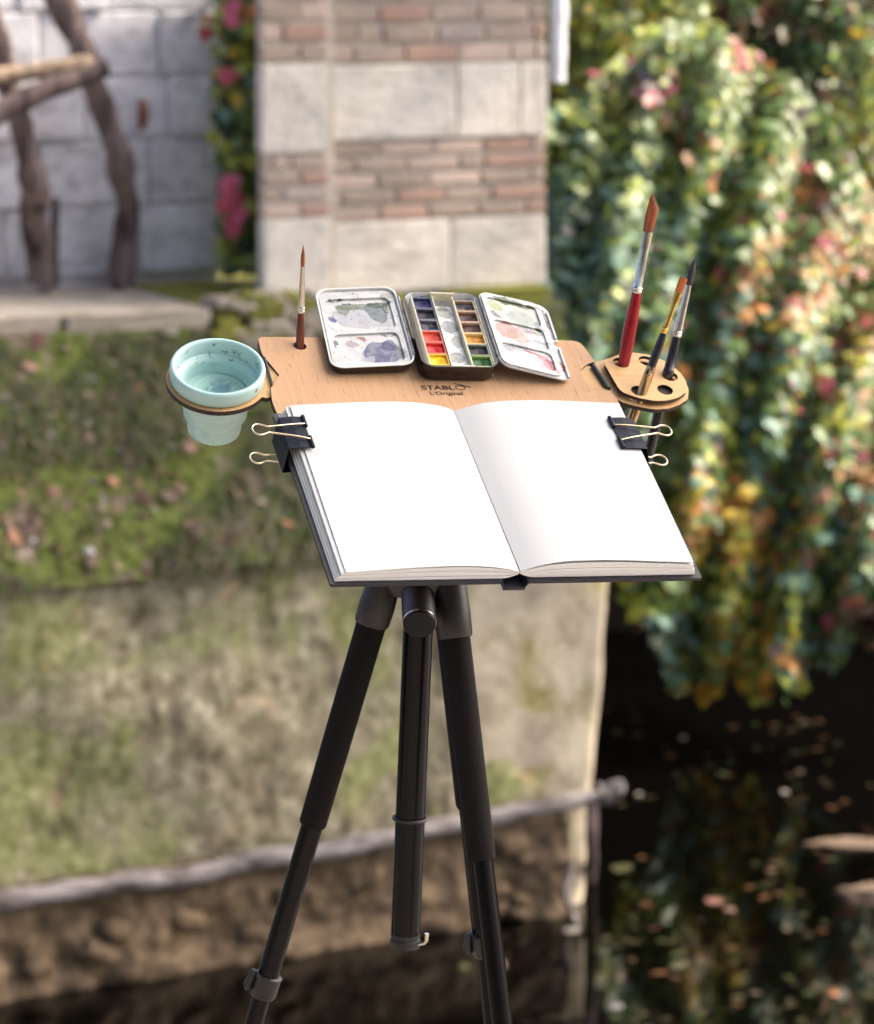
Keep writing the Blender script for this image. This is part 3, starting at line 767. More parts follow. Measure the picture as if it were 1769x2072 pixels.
def foliage_thing(name, label, cat, centre, radii, n, size, weights, seed, trunk=True, trunk_to=.33, up=.7, group=None, shape=OVAL):
    c = np.array(centre)
    base = Vector((centre[0], centre[1], trunk_to))
    root = empty(name, Matrix.Translation(base)); tag(root, label, cat, group)
    g = np.random.default_rng(seed)
    k = 34
    cl = unit(g.normal(0, 1, (k, 3)))*g.uniform(.35, .9, (k, 1))*np.array(radii)
    j = g.integers(0, k, n)
    off = unit(g.normal(0, 1, (n, 3)))*(g.uniform(0, 1, (n, 1))**.4)*np.array(radii)*.33
    pos = c + cl[j] + off
    nr = unit(off*2 + np.array([0, -.25, up]) + g.normal(0, .5, (n, 3)))
    tip = unit(np.array([0, -.2, -.8]) + g.normal(0, .6, (n, 3)))
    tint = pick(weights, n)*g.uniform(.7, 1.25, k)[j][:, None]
    me = leaves_mesh('crown', pos-np.array(base), nr, tip, g.uniform(.7, 1.3, n)*size, tint, shape, M['leaf'])
    link('crown', me, root)
    if trunk:
        b = MB(); top_ = Vector(centre) - base
        b.tube([Vector((0, 0, -.1)), top_*.4+Vector((.04, 0, 0)), top_*.8, top_], [.07, .05, .035, .015], 10)
        for q in range(7):
            e2 = Vector(cl[q]) + top_; st = top_*random.uniform(.35, .8)
            b.tube([st, (st+e2)/2+Vector((0, 0, .05)), e2], [.028, .018, .006], 6)
        b.build('trunk', M['bark'], root, smooth=60)
    return root
# shrub behind the pillar edge and trees filling the back of the garden
c = at(1235, 40, 15.9); foliage_thing('garden_shrub', 'sunlit yellow-green shrub behind the top right edge of the pillar', 'shrub', c, (.55, .4, .62), 1700, .085, dict(lime=7, pale=4, green=1, yellow=2), 1)
c = at(1330, -40, 17.5); foliage_thing('garden_tree', 'bright leafy tree behind the yellow-green shrub', 'tree', c, (.9, .7, 1.1), 1800, .11, dict(lime=4, green=4, pale=2, orange=1), 2)
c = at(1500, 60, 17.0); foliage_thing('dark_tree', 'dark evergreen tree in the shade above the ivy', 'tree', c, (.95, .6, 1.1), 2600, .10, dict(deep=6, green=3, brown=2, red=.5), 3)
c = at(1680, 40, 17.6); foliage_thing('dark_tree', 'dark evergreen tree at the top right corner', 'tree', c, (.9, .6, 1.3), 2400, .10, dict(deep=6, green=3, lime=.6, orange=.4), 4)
c = at(1760, 320, 15.4); foliage_thing('pale_shrub', 'loose pale shrub with yellow leaves at the right edge', 'shrub', c, (.32, .3, .8), 800, .075, dict(pale=4, green=4, lime=2, yellow=2, peach=1), 5)
c = at(1800, 660, 15.0); foliage_thing('green_shrub', 'grey-green shrub low at the right edge beside the ivy', 'shrub', c, (.30, .25, .6), 800, .08, dict(green=5, deep=3, teal=2, mauve=1), 6)
c = at(1150, 300, 16.6); foliage_thing('green_shrub', 'mid-green shrub close behind the right side of the pillar', 'shrub', c, (.5, .35, .9), 1500, .09, dict(green=5, deep=3, lime=2), 7)
# tall trees out of the frame on the right, whose crowns shade the easel and dapple the bank
def crown_at(px_, dist): p = Vector(px_) + sdir*dist; return (p.x, p.y, p.z)
foliage_thing('shade_tree', 'tall tree beside the terrace whose crown shades the easel', 'tree', crown_at((0.02, 2.28, 1.15), 6.5), (1.5, 1.5, 1.3), 5200, .26, dict(green=5, lime=3, deep=2), 51, trunk_to=WATER_Z-.2)
foliage_thing('shade_tree', 'tall tree on the right bank whose crown dapples the mossy bank', 'tree', crown_at((-.5, 10.4, -.2), 6.6), (1.9, 1.7, 1.6), 1500, .22, dict(green=5, lime=3, deep=2), 52, trunk_to=WATER_Z-.2)
# an added overhead crown, then garden trees at the photographer's back and sides
foliage_thing('garden_tree', 'unseen spreading tree added overhead of the photographer to dim the easel', 'tree', (-1.6, .3, 5.2), (2.6, 2.4, 1.3), 3600, .30, dict(deep=4, green=4, lime=2), 75, trunk_to=0.)  # unseen crown, put here to cut the sky light on the easel
for i, (x_, y_, z_, lab) in enumerate(((-6.5, -5.5, 2.9, 'leafy tree behind the photographer, farthest left'), (-3.4, -7.2, 3.2, 'leafy tree behind the photographer, left of the middle'), (-.2, -7.6, 3.0, 'leafy tree straight behind the photographer'), (3.0, -7.2, 3.3, 'leafy tree behind the photographer, right of the middle'), (6.2, -5.6, 3.0, 'leafy tree behind the photographer, farthest right'), (-8.0, -1.5, 2.8, 'leafy tree at the left side of the terrace'), (8.2, -1.2, 2.8, 'leafy tree at the right side of the terrace'))):
    foliage_thing('garden_tree', lab, 'tree', (x_, y_, z_), (2.0, 1.3, 2.9), 2300, .30, dict(deep=5, green=4, brown=1), 60+i, trunk_to=0.)
# far hedge that closes the garden
for i, (x_, lab) in enumerate(((-150, 'far hedge bush behind the ashlar wall'), (400, 'far hedge bush behind the gap beside the pillar'), (900, 'far hedge bush behind the pillar'), (1350, 'far hedge bush behind the bright tree'), (1800, 'far hedge bush behind the dark trees'), (2250, 'far hedge bush beyond the right edge'))):
    c = at(x_, -60, 24); foliage_thing('hedge_bush', lab, 'hedge', c, (1.7, .8, 2.2), 2400, .2, dict(deep=5, green=4, brown=1), 20+i)

# ---- creeper in the gap between ashlar wall and pillar
cr = empty('creeper', Matrix.Translation(pa(490, 560, -.55)))
tag(cr, 'green creeper with hanging bright pink leaves between ashlar wall and pillar', 'creeper')
ci = cr.matrix_world.translation; cn = np.array(ci)
n = 520
x = rng.uniform(440, 545, n); y = rng.uniform(-60, 548, n)
x = np.where(y < 250, x, np.maximum(x, 470+rng.uniform(-25, 10, n)))
Pc = np.array([tuple(pa(a, c_, -.52 + random.uniform(-.2, .12))) for a, c_ in zip(x, y)])
tint = pick(dict(green=4, lime=5, pale=3, teal=2, deep=2, orange=.6), n)
me = leaves_mesh('leaf_mass', Pc-cn, unit(np.array([.1, -.8, .5])+rng.normal(0, .4, (n, 3))), unit(np.array([0, 0, -1.])+rng.normal(0, .4, (n, 3))), rng.uniform(.045, .085, n), tint, IVY, M['leaf'])
tag(link('leaf_mass', me, cr), kind='stuff')
LM['bright_pink'] = leaves_mesh('leaf', np.zeros((1, 3)), np.array([[0, 0, 1.]]), np.array([[0, 1., 0]]), np.ones(1), np.array([(.85, .17, .27)]), IVY, M['leaf'])
PK_ = [(x0 + random.uniform(-w0, w0), y0 + random.uniform(-h0, h0), 'bright_pink', random.uniform(.045, .075)) for (x0, y0, w0, h0, n0) in ((468, 20, 12, 28, 4), (462, 155, 8, 14, 2), (466, 365, 12, 16, 3), (466, 410, 18, 26, 9), (468, 455, 8, 26, 4)) for _ in range(n0)]
for (x_, y_, k_, s_) in PK_ + [(418, 40, 'peach', .06), (415, 70, 'red', .065), (480, 205, 'yellow', .06), (472, 110, 'yellow', .05), (455, 235, 'teal', .06), (440, 150, 'lime', .06), (432, 280, 'lime', .06), (470, 330, 'lime', .06), (500, 250, 'green', .07), (510, 330, 'lime', .07), (505, 420, 'lime', .06), (470, 185, 'lime', .06), (455, 300, 'lime', .06), (480, 290, 'pale', .06), (490, 140, 'lime', .06), (505, 60, 'lime', .07), (450, 100, 'pale', .05)]:
    leaf_obj('leaf', k_, pa(x_, y_, -.36 + random.uniform(-.05, .05))-ci, Vector((random.uniform(-.5, .5), -1, random.uniform(.0, .8))).normalized(), Vector((random.uniform(-.6, .6), 0, -1)), s_, cr)
b = MB()
for x_ in (455, 470, 500, 520):
    b.tube([pa(x_, 560, -.5)-ci, pa(x_+12, 380, -.52)-ci, pa(x_-10, 180, -.5)-ci, pa(x_, -80, -.52)-ci], [.012, .010, .008, .006], 8)
b.build('stem', M['old_wood'], cr, smooth=60)
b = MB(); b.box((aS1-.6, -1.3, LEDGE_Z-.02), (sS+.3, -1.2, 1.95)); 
o = b.build('shaded_recess_wall', mat('recess_shade_dark', (.05, .045, .04), (.03, .028, .026), 9, .95), None, mat=WMAT); tag(o, 'recessed wall coloured dark for shade in the gap behind the creeper', 'wall')  # near-black colour stands in for the shade inside the gap

# ---- fallen leaves on the bank, pebbly bits, hanging grass
for k_, cc_ in dict(dead_pink=(.32, .16, .12), dead_orange=(.36, .15, .06), dead_tan=(.30, .20, .14), dead_brown=(.20, .11, .075), dead_pale=(.40, .36, .31), dead_grey=(.30, .28, .29)).items():
    LM[k_] = leaves_mesh('leaf', np.zeros((1, 3)), np.array([[0, 0, 1.]]), np.array([[0, 1., 0]]), np.ones(1), np.array([cc_]), OVAL*np.array([1.5, 1]), M['leaf'])
def bank_world(s, t, lift=.02):
    p = bank_pt(s, t); p.y += lift*.7; p.z += lift*.7; return WMAT @ p
LAB = {'dead_pink': 'pinkish', 'dead_orange': 'orange', 'dead_tan': 'tan', 'dead_brown': 'brown', 'dead_pale': 'whitish', 'dead_grey': 'greyish'}
bn = (MN*.72 + ZZ*.69)
spots = [(70, 695+0, 'dead_pink', .13), (105, 1000, 'dead_pink', .10), (380, 905, 'dead_pink', .10), (235, 968, 'dead_orange', .09), (392, 1085, 'dead_tan', .13), (340, 1000, 'dead_tan', .10), (30, 1090, 'dead_orange', .12), (185, 1140, 'dead_tan', .10), (575, 1060, 'dead_orange', .10),
         (280, 790, 'dead_orange', .08), (340, 683, 'dead_pale', .12), (60, 745, 'dead_pink', .12), (365, 995, 'dead_brown', .10), (290, 1010, 'dead_brown', .13), (480, 1010, 'dead_orange', .07), (520, 880, 'dead_tan', .07), (180, 880, 'dead_tan', .08), (300, 740, 'dead_tan', .07)]
LB = ['large pinkish dead leaf high on the bank at the left edge of the picture', 'pinkish dead leaf half way down the bank at the left', 'pinkish leaf on the moss just below the cup holder', 'bright orange leaf on the moss left below the cup',
      'largest tan leaf at the foot of the bank below the cup', 'tan leaf on the moss beneath the cup bottom', 'orange leaf low on the bank at the left edge', 'tan leaf at the very foot of the bank at the left', 'orange leaf at the foot of the bank beside the sketchbook',
      'orange leaf high on the bank left of the cup rim', 'flat whitish chip on the moss just above the cup', 'second pinkish leaf high on the bank at the left edge, just below the large one', 'dark brown leaf on the moss under the cup', 'large dark brown leaf on the moss left under the cup',
      'small orange leaf between the cup and the sketchbook', 'small tan leaf behind the left binder clip', 'small tan leaf half way down the bank left of the cup', 'small tan leaf high on the bank left of the cup']
r = random.Random(31)
def bank_find(x_, y_):
    best = None
    for q in range(40):
        t = q/39; o_ = .10+.54*t**.9; sx, zx = wall_sz(x_, y_, o_)
        d = abs(zx - (LEDGE_Z-.045 + (-.50-(LEDGE_Z-.045))*t))
        if best is None or d < best[0]: best = (d, sx, t)
    return best
for (x_, y_, k_, s_), lab in zip(spots, LB):
    best = bank_find(x_, y_)
    nn = (bn + Vector((r.uniform(-.5, .5), r.uniform(-.5, .5), r.uniform(-.4, .4)))).normalized()
    o = leaf_obj('fallen_leaf', k_, bank_world(best[1], best[2], .022), nn, Vector((r.uniform(-1, 1), r.uniform(-.3, .3), r.uniform(-1, .3))), s_*.58)
    tag(o, lab, 'leaf', 'single leaves lying on the bank')
# the litter of small dead leaves between them
n = 1200
ls = rng.uniform(-3.2, .9, n); lt = rng.uniform(.04, 1, n)**.8
keep = [i for i in range(n) if ls[i] < bank_end(lt[i])-.02 and mnoise.noise(Vector((ls[i]*1.6, lt[i]*1.5, 8))) > -.25 - .35*lt[i]]
LP = np.array([tuple(bank_world(float(ls[i]), float(lt[i]), random.uniform(.0, .03))) for i in keep]); n = len(keep)
lc = np.array([(.26, .15, .11), (.24, .12, .06), (.25, .17, .12), (.17, .10, .07), (.10, .06, .045), (.34, .32, .33), (.62, .60, .60), (.30, .16, .15)])
ltint = lc[rng.choice(8, n, p=[.14, .07, .17, .22, .18, .09, .05, .08])]*rng.uniform(.7, 1.25, (n, 1))
me = leaves_mesh('leaf_litter', LP, unit(np.array(bn)+rng.normal(0, .45, (n, 3))), unit(rng.normal(0, 1, (n, 3))), rng.uniform(.014, .042, n), ltint, OVAL*np.array([1.3, 1]), M['leaf'])
tag(link('leaf_litter', me), 'scattered litter of small dead leaves on the mossy bank', 'leaf litter', kind='stuff')
n = 15000
ss = rng.uniform(-3.2, 1.0, n); tt = rng.uniform(.02, 1.0, n)
pts, dr, cl_ = [], [], []
V = []; Fc = []; T = []
for i in range(n):
    e1 = bank_end(tt[i])
    s_ = ss[i]
    if s_ > e1: continue
    if mnoise.noise(Vector((s_*2.2, tt[i]*2, 5))) < -.12: continue
    p = bank_pt(s_, tt[i]); L = random.uniform(.025, .09)
    d = Vector((random.gauss(0, .5), .75, random.uniform(-.6, .5))).normalized()
    a = Vector((.0035, 0, 0)); m_ = p + d*L*.6 + Vector((0, 0, .006)); e2 = p + d*L + Vector((0, 0, -L*.5))
    bb = len(V); V += [tuple(p-a), tuple(p+a), tuple(m_+a*.8), tuple(m_-a*.8), tuple(e2)]
    Fc += [(bb, bb+1, bb+2, bb+3), (bb+3, bb+2, bb+4)]
    g = random.uniform(.6, 1.35)
    T += [(.075*g, .100*g, .028*g, 1) if random.random() < .75 else (.19*g, .13*g, .08*g, 1)]*5
me = bpy.data.meshes.new('moss_tufts'); me.from_pydata(V, [], Fc); me.update()
a_ = me.attributes.new('tint', 'FLOAT_COLOR', 'POINT'); a_.data.foreach_set('color', np.array(T, np.float32).ravel()); me.materials.append(M['leaf'])
o = link('moss_tufts', me, None, WMAT); tag(o, 'short moss and grass tufts covering the bank', 'moss', kind='stuff')

# ---- leaves floating on the water, rocks on the right
FL = [(1590, 1601, 'dead_pale', .05, 'tiny whitish leaf floating in open water right of the dark cave'), (1382, 1492, 'dead_grey', .05, 'whitish leaf floating just under the hanging ivy'), (1293, 1606, 'dead_pale', .05, 'whitish leaf floating right beside the knotted pole end'),
      (1255, 1752, 'dead_green', .17, 'broad dull green leaf floating beside the thin post'), (1160, 1878, 'dead_pale', .09, 'whitish leaf on the water at the end of the hanging rope'), (1370, 1950, 'dead_green', .09, 'dull green leaf floating near the lower edge'), (1250, 2035, 'dead_grey', .06, 'greyish leaf floating at the bottom edge right of the tripod'),
      (1448, 1820, 'dead_pink', .10, 'pinkish leaf floating in the middle of the dark water'), (1476, 1838, 'dead_brown', .08, 'brown leaf floating against the pinkish one'), (1620, 1560, 'dead_tan', .05, 'small tan leaf floating under the right part of the ivy'), (940, 1955, 'dead_green', .06, 'small green leaf floating behind the tripod'),
      (1010, 1948, 'dead_tan', .07, 'tan leaf floating between the tripod leg and the quay'), (1560, 1760, 'dead_brown', .06, 'brown leaf floating left of the rocks'), (1690, 2010, 'dead_orange', .06, 'orange leaf floating at the lower right corner')]
LM['dead_green'] = leaves_mesh('leaf', np.zeros((1, 3)), np.array([[0, 0, 1.]]), np.array([[0, 1., 0]]), np.ones(1), np.array([(.09, .095, .04)]), OVAL*np.array([1.5, 1]), M['leaf'])
r = random.Random(77)
for i, (x_, y_, k_, s_, lab) in enumerate(FL):
    p = atz(x_, y_, WATER_Z+.012)
    o = leaf_obj('floating_leaf', k_, p, Vector((r.uniform(-.15, .15), r.uniform(-.3, 0), 1)).normalized(), Vector((r.uniform(-1, 1), r.uniform(-1, 1), 0)), s_*.8)
    tag(o, lab, 'leaf', 'leaves floating on the water')
n = 300
lx = rng.uniform(1215, 1800, n); ly = 1430 + 660*rng.uniform(0, 1, n)
kp = [i for i in range(n) if mnoise.noise(Vector((lx[i]*.006, ly[i]*.011, 2))) + .25*mnoise.noise(Vector((lx[i]*.03, ly[i]*.05, 6))) > .02]
WP = np.array([tuple(atz(float(lx[i]), float(ly[i]), WATER_Z+.004)) for i in kp]); n = len(kp)
wc = np.array([(.035, .016, .008), (.018, .013, .007), (.020, .028, .009), (.065, .028, .014), (.04, .034, .016), (.08, .06, .045)])
me = leaves_mesh('water_litter', WP, unit(np.array([0, 0, 1.])+rng.normal(0, .07, (n, 3))), unit(rng.normal(0, 1, (n, 3))*np.array([1, 1, 0])), rng.uniform(.025, .08, n), wc[rng.choice(6, n, p=[.28, .25, .18, .12, .12, .05])]*rng.uniform(.6, 1.3, (n, 1)), OVAL*np.array([1.5, 1]), M['wet_leaf'])
tag(link('water_litter', me), 'dark drifts of wet leaves on the water under the ivy', 'leaf litter', kind='stuff')
def rock(name, label, x_, y_, sx, sy, szz, seed):
    bm = bmesh.new(); bmesh.ops.create_icosphere(bm, subdivisions=3, radius=1)
    for v in bm.verts:
        k = 1 + .32*mnoise.fractal(v.co*1.3 + Vector((seed*7, 0, 0)), .9, 2, 4)
        v.co = Vector((v.co.x*sx*k, v.co.y*sy*k, v.co.z*szz*k))
    for f in bm.faces: f.smooth = True
    me = bpy.data.meshes.new(name); bm.to_mesh(me); bm.free(); me.materials.append(M['rock'])
    o = link(name, me); o.location = atz(x_, y_, WATER_Z) ; tag(o, label, 'rock', 'rocks at the right edge'); return o
M['rock'] = stone_mat('brown_river_rock', (.16, .11, .075), (.11, .078, .052), (.05, .037, .026), 4, rand=.1)
rock('rock', 'low tan rock ridge breaking the water at the right edge', 1755, 1712, .22, .09, .024, 1)
rock('rock', 'rounded brown rock in the water at the right edge', 1768, 1815, .13, .10, .05, 2)

# ================================================================== EASEL BOARD AND WHAT IS ON IT
U_ = Vector((0.94912398, 0.31126118, -0.04775088)); V_ = Vector((-0.24802369, 0.83233757, 0.49567976)); N_ = U_.cross(V_)
O_ = Vector((0.03728226, 2.26461633, 1.21774649))
BM = Matrix(((U_.x, V_.x, N_.x, O_.x), (U_.y, V_.y, N_.y, O_.y), (U_.z, V_.z, N_.z, O_.z), (0, 0, 0, 1)))
mm = lambda x, y, z: (x*.001, y*.001, z*.001)
def bl(u, v, h=0.): return BM @ Vector((u*.001, v*.001, h*.001))        # board millimetres -> world
def on_board(u, v, h, rot=0.): return BM @ Matrix.Translation(Vector((u, v, h))*.001) @ Matrix.Rotation(math.radians(rot), 4, 'Z')

# ---- board
bd = empty('easel_board', on_board(0, 0, 0))
tag(bd, 'tan beech plywood easel board with burnt black lettering, mounted on the tripod', 'easel board')
outl = [(-127, 189.5), (-137.5, 189.2), (-139, 167), (-130.6, 140.5), (-141, 123.8), (-143.6, 108), (-143, 92), (-139, 78), (-136, 10), (-120, -4), (120, -4), (136, 10), (139.3, 86), (140, 112), (137, 123.5), (124, 125.6), (119.2, 132), (119.6, 146), (122.5, 151), (128.5, 156.6), (136, 160), (133.8, 174), (131, 187.5), (114, 188.6)]
rad = [0, 12, 5, 1, 3, 5, 5, 6, 10, 6, 6, 10, 6, 8, 5, 5, 6, 5, 3, 3, 1, 5, 12, 0]
b = MB(); b.prism(round_poly(outl, rad), -5, 0, [circle(-105.7, 178.1, 5.2)], fn=mm)
b.build('panel', [M['beech'], M['burnt']], bd, bevel=None)
dg = bpy.context.evaluated_depsgraph_get()
def text(body, name, x0, y0, width, height, parent, m, z=.15, bold=.0, rot=0., space=1.):
    cu = bpy.data.curves.new(name, 'FONT'); cu.body = body; cu.size = 1; cu.extrude = .02; cu.offset = bold; cu.space_character = space
    t_ = bpy.data.objects.new(name, cu); col.objects.link(t_)
    dg = bpy.context.evaluated_depsgraph_get(); dg.update()
    me = bpy.data.meshes.new_from_object(t_.evaluated_get(dg)); bpy.data.objects.remove(t_)
    xs = [v.co.x for v in me.vertices]; ys = [v.co.y for v in me.vertices]
    capy = max(ys)
    for v in me.vertices:
        x = (v.co.x-min(xs))/(max(xs)-min(xs))*width; y = v.co.y/capy*height
        v.co = Vector((x0+x, y0+y + x*math.tan(math.radians(rot)), z + (v.co.z > 0)*.08))*.001
    me.materials.clear(); me.materials.append(m)
    return link(name, me, parent)
nm = text('STABL', 'name_lettering', -19.6, 122.2, 27.2, 5.2, bd, M['ink'], bold=.018)
b = MB()                                                            # the O of the name with its slanted stroke
def ring(cx_, cy_, rx, ry, wd, n=32):
    A = [(cx_+rx*math.cos(2*math.pi*k/n), cy_+ry*math.sin(2*math.pi*k/n)) for k in range(n)]
    B = [(cx_+(rx-wd)*math.cos(2*math.pi*k/n), cy_+(ry-wd*.8)*math.sin(2*math.pi*k/n)) for k in range(n)]
    return A, B
A, B = ring(12.6, 124.8, 4.4, 2.85, .95)
b.prism(A, .15, .23, [B], mt=0, ms=0, fn=mm)
b.prism([(8.2, 130.0), (9.4, 130.5), (21.6, 125.9), (20.9, 125.0)], .16, .24, mt=0, ms=0, fn=mm)
b.build('letter_o', M['ink'], bd)
text("L'Original", 'tagline_lettering', -14.2, 115.6, 26.6, 4.2, bd, M['ink'], bold=.012)
b = MB(); b.prism(rrect(-45, 12, 45, 92, 8), -24, -5.3, mt=0, ms=0, fn=mm); b.build('mount_plate', M['cast'], bd, smooth=50)

# ---- cup holder arm
cup_tilt = Matrix.Rotation(math.radians(-6.0), 4, 'Y')
CUP_U, CUP_V = -178.5, 142.0
ch = empty('cup_holder', on_board(CUP_U, CUP_V, -8.5) @ cup_tilt)
tag(ch, 'round plywood arm that holds the aqua cup at the left of the board', 'cup holder')
RO, RI = 39.0, 30.5
arc = [(RO*math.cos(math.radians(a)), RO*math.sin(math.radians(a))) for a in range(32, 322, 6)]
arm = arc + [(33.5, -27), (37.5, -25.5), (39, -26), (47, -17), (56, -2), (46, 12), (39.5, 17), (36, 20)]
b = MB(); b.prism(arm, -2, 2, [circle(0, 0, RI, 48)], fn=mm); b.build('ring_plate', [M['ply'], M['burnt']], ch)
b = MB(); b.tube([Vector(mm(41.5, 21, 3.4)), Vector(mm(40.2, -15, 3.4))], .0013, 8); b.build('elastic_cord', M['rubber'], ch, smooth=60)

# ---- cup
cp = empty('water_cup', on_board(CUP_U, CUP_V, -8.5) @ cup_tilt)
tag(cp, 'aqua blue collapsible silicone water cup stained with paint', 'cup')
def cup_mat():
    m, t, p = nodes('aqua_silicone')
    tc = t.nodes.new('ShaderNodeTexCoord'); sx = t.nodes.new('ShaderNodeSeparateXYZ'); t.links.new(tc.outputs['Object'], sx.inputs[0])
    base = ramp(t, noise_fac(t, 40, 3), [(.3, srgb(164, 196, 192)), (.7, srgb(172, 202, 197))])
    # dried paint specks and tide marks
    st = maprange(t, noise_fac(t, 150, 6, .7, dist=1.), .575, .64)
    band = math_(t, 'MULTIPLY', maprange(t, sx.outputs[2], -.004, .002), maprange(t, sx.outputs[2], .0150, .0115))
    ln = t.nodes.new('ShaderNodeVectorMath'); ln.operation = 'LENGTH'
    cb = t.nodes.new('ShaderNodeCombineXYZ'); t.links.new(sx.outputs[0], cb.inputs[0]); t.links.new(sx.outputs[1], cb.inputs[1]); t.links.new(cb.outputs[0], ln.inputs[0])
    inside = maprange(t, ln.outputs['Value'], .0352, .0345)
    f = math_(t, 'MULTIPLY', math_(t, 'MULTIPLY', st, band), inside)
    cc = mixc(t, math_(t, 'MULTIPLY', f, .85), base, srgb(50, 82, 84))
    low = math_(t, 'MULTIPLY', maprange(t, noise_fac(t, 60, 4, .6), .45, .7), maprange(t, sx.outputs[2], -.02, -.044))
    cc = mixc(t, math_(t, 'MULTIPLY', math_(t, 'MULTIPLY', low, inside), .5), cc, srgb(96, 150, 160))
    # one brown drip on the outside rim
    dr = t.nodes.new('ShaderNodeVectorMath'); dr.operation = 'DISTANCE'; t.links.new(tc.outputs['Object'], dr.inputs[0]); dr.inputs[1].default_value = (.0245, -.0265, .010)
    cc = mixc(t, maprange(t, dr.outputs['Value'], .0022, .0012), cc, srgb(140, 84, 70))
    t.links.new(cc, p.inputs['Base Color']); p.inputs['Roughness'].default_value = .38
    p.inputs['Subsurface Weight'].default_value = .15; p.inputs['Subsurface Radius'].default_value = (.6, 1., 1.); p.inputs['Subsurface Scale'].default_value = .004
    return m
prof = [(0, -47.5), (18.0, -47.5), (20.2, -46.3), (20.9, -43), (21.5, -34.5), (21.5, -33.6), (23.4, -31.0), (24.6, -29.6), (25.0, -21.5), (25.0, -20.6), (26.6, -18.2), (28.0, -16.6), (28.6, -3), (29.0, 1.8), (34.6, 2.2), (35.8, 3.4), (36.4, 8), (36.7, 13.2), (36.0, 15.2), (34.6, 15.9), (33.0, 15.2), (32.2, 13.2), (31.4, 4.5), (27.2, 2.6), (26.0, -2), (25.2, -15.5), (22.8, -18.2), (22.4, -27.0), (20.6, -29.6), (19.4, -43.5), (0, -44.8)]
b = MB(); b.lathe([(r_*.001, z_*.001) for r_, z_ in prof], 72); b.build('cup_body', cup_mat(), cp, smooth=55)
def dirty_water():
    m, t, p = nodes('paint_tinted_water')
    tc = t.nodes.new('ShaderNodeTexCoord'); dd = t.nodes.new('ShaderNodeVectorMath'); dd.operation = 'DISTANCE'
    t.links.new(tc.outputs['Object'], dd.inputs[0]); dd.inputs[1].default_value = (.003, .002, -.010)
    pool = maprange(t, math_(t, 'ADD', dd.outputs['Value'], math_(t, 'MULTIPLY', noise_fac(t, 110, 4, .6, dist=1.), .022)), .026, .016)
    ringf = math_(t, 'MULTIPLY', maprange(t, dd.outputs['Value'], .0175, .0185), maprange(t, dd.outputs['Value'], .0205, .0195))
    c0 = mixc(t, math_(t, 'MULTIPLY', ringf, .35), srgb(156, 190, 180), srgb(196, 214, 204))
    t.links.new(mixc(t, math_(t, 'MULTIPLY', pool, .9), c0, srgb(88, 124, 132)), p.inputs['Base Color'])
    p.inputs['Roughness'].default_value = .05; p.inputs['IOR'].default_value = 1.33
    return m
b = MB(); b.lathe([(.0, -.0100), (.0258, -.0100)], 48); b.build('rinse_water', dirty_water(), cp)

# ---- brush holder
bh = empty('brush_holder', on_board(170, 130, 0))
tag(bh, 'round plywood brush holder with five holes at the right of the board', 'brush holder')
tp_ = [(140.6, 151.5), (144.3, 157.6), (158.8, 165.3), (168.4, 167.4), (182.4, 164.9), (195.2, 155.7), (202.9, 141), (204.2, 128), (199.5, 114.6), (190, 107.5), (180, 104), (169.0, 103.2), (154.8, 107.8), (145, 114.2), (143.0, 119.1)]
lp_ = [(136.6, 161.2), (143, 163.5), (158, 169.5), (169, 171), (184, 168.4), (198, 158.5), (206.3, 142), (207, 127), (202, 113.2), (191, 105), (181, 100.6), (169, 99.4), (154, 104), (143.2, 109.4), (138.8, 116), (131, 124.2), (117, 126), (116, 154), (128, 157.5), (134.5, 153.5)]
HO = [(155.6, 153.5), (178.5, 156.1), (192.3, 135.9), (159.3, 116.4), (182.2, 118.0)]
sh = lambda L: [(x-170, y-130) for x, y in L]
holes = [circle(x-170, y-130, 6.5) for x, y in HO]
def soften(L): return smooth_poly(L, 2)
b = MB(); b.prism(round_poly(sh(tp_), 4), 1.0, 4.0, holes, fn=mm); b.build('top_plate', [M['ply'], M['burnt']], bh)
holes2 = [circle(x-170, y-130, 6.2) for x, y in HO]
b = MB(); b.prism(round_poly(sh(lp_), 3), -5.2, -1.6, holes2, fn=mm)
b.build('lower_plate', [M['ply'], M['burnt']], bh)
b = MB(); b.box((-16, -14, -1.6), (22, 16, 1.0), fn=mm); b.build('spacer', M['burnt'], bh)
b = MB(); b.tube([Vector(mm(132.5-170, 154-130, .3)), Vector(mm(136.4-170, 123.6-130, .3))], .0021, 10); b.build('elastic_cord', M['rubber'], bh, smooth=60)
text('~D', 'burnt_mark', 0.5, 8.0, 6.5, 2.0, bh, M['ink'], z=4.05, bold=.01)

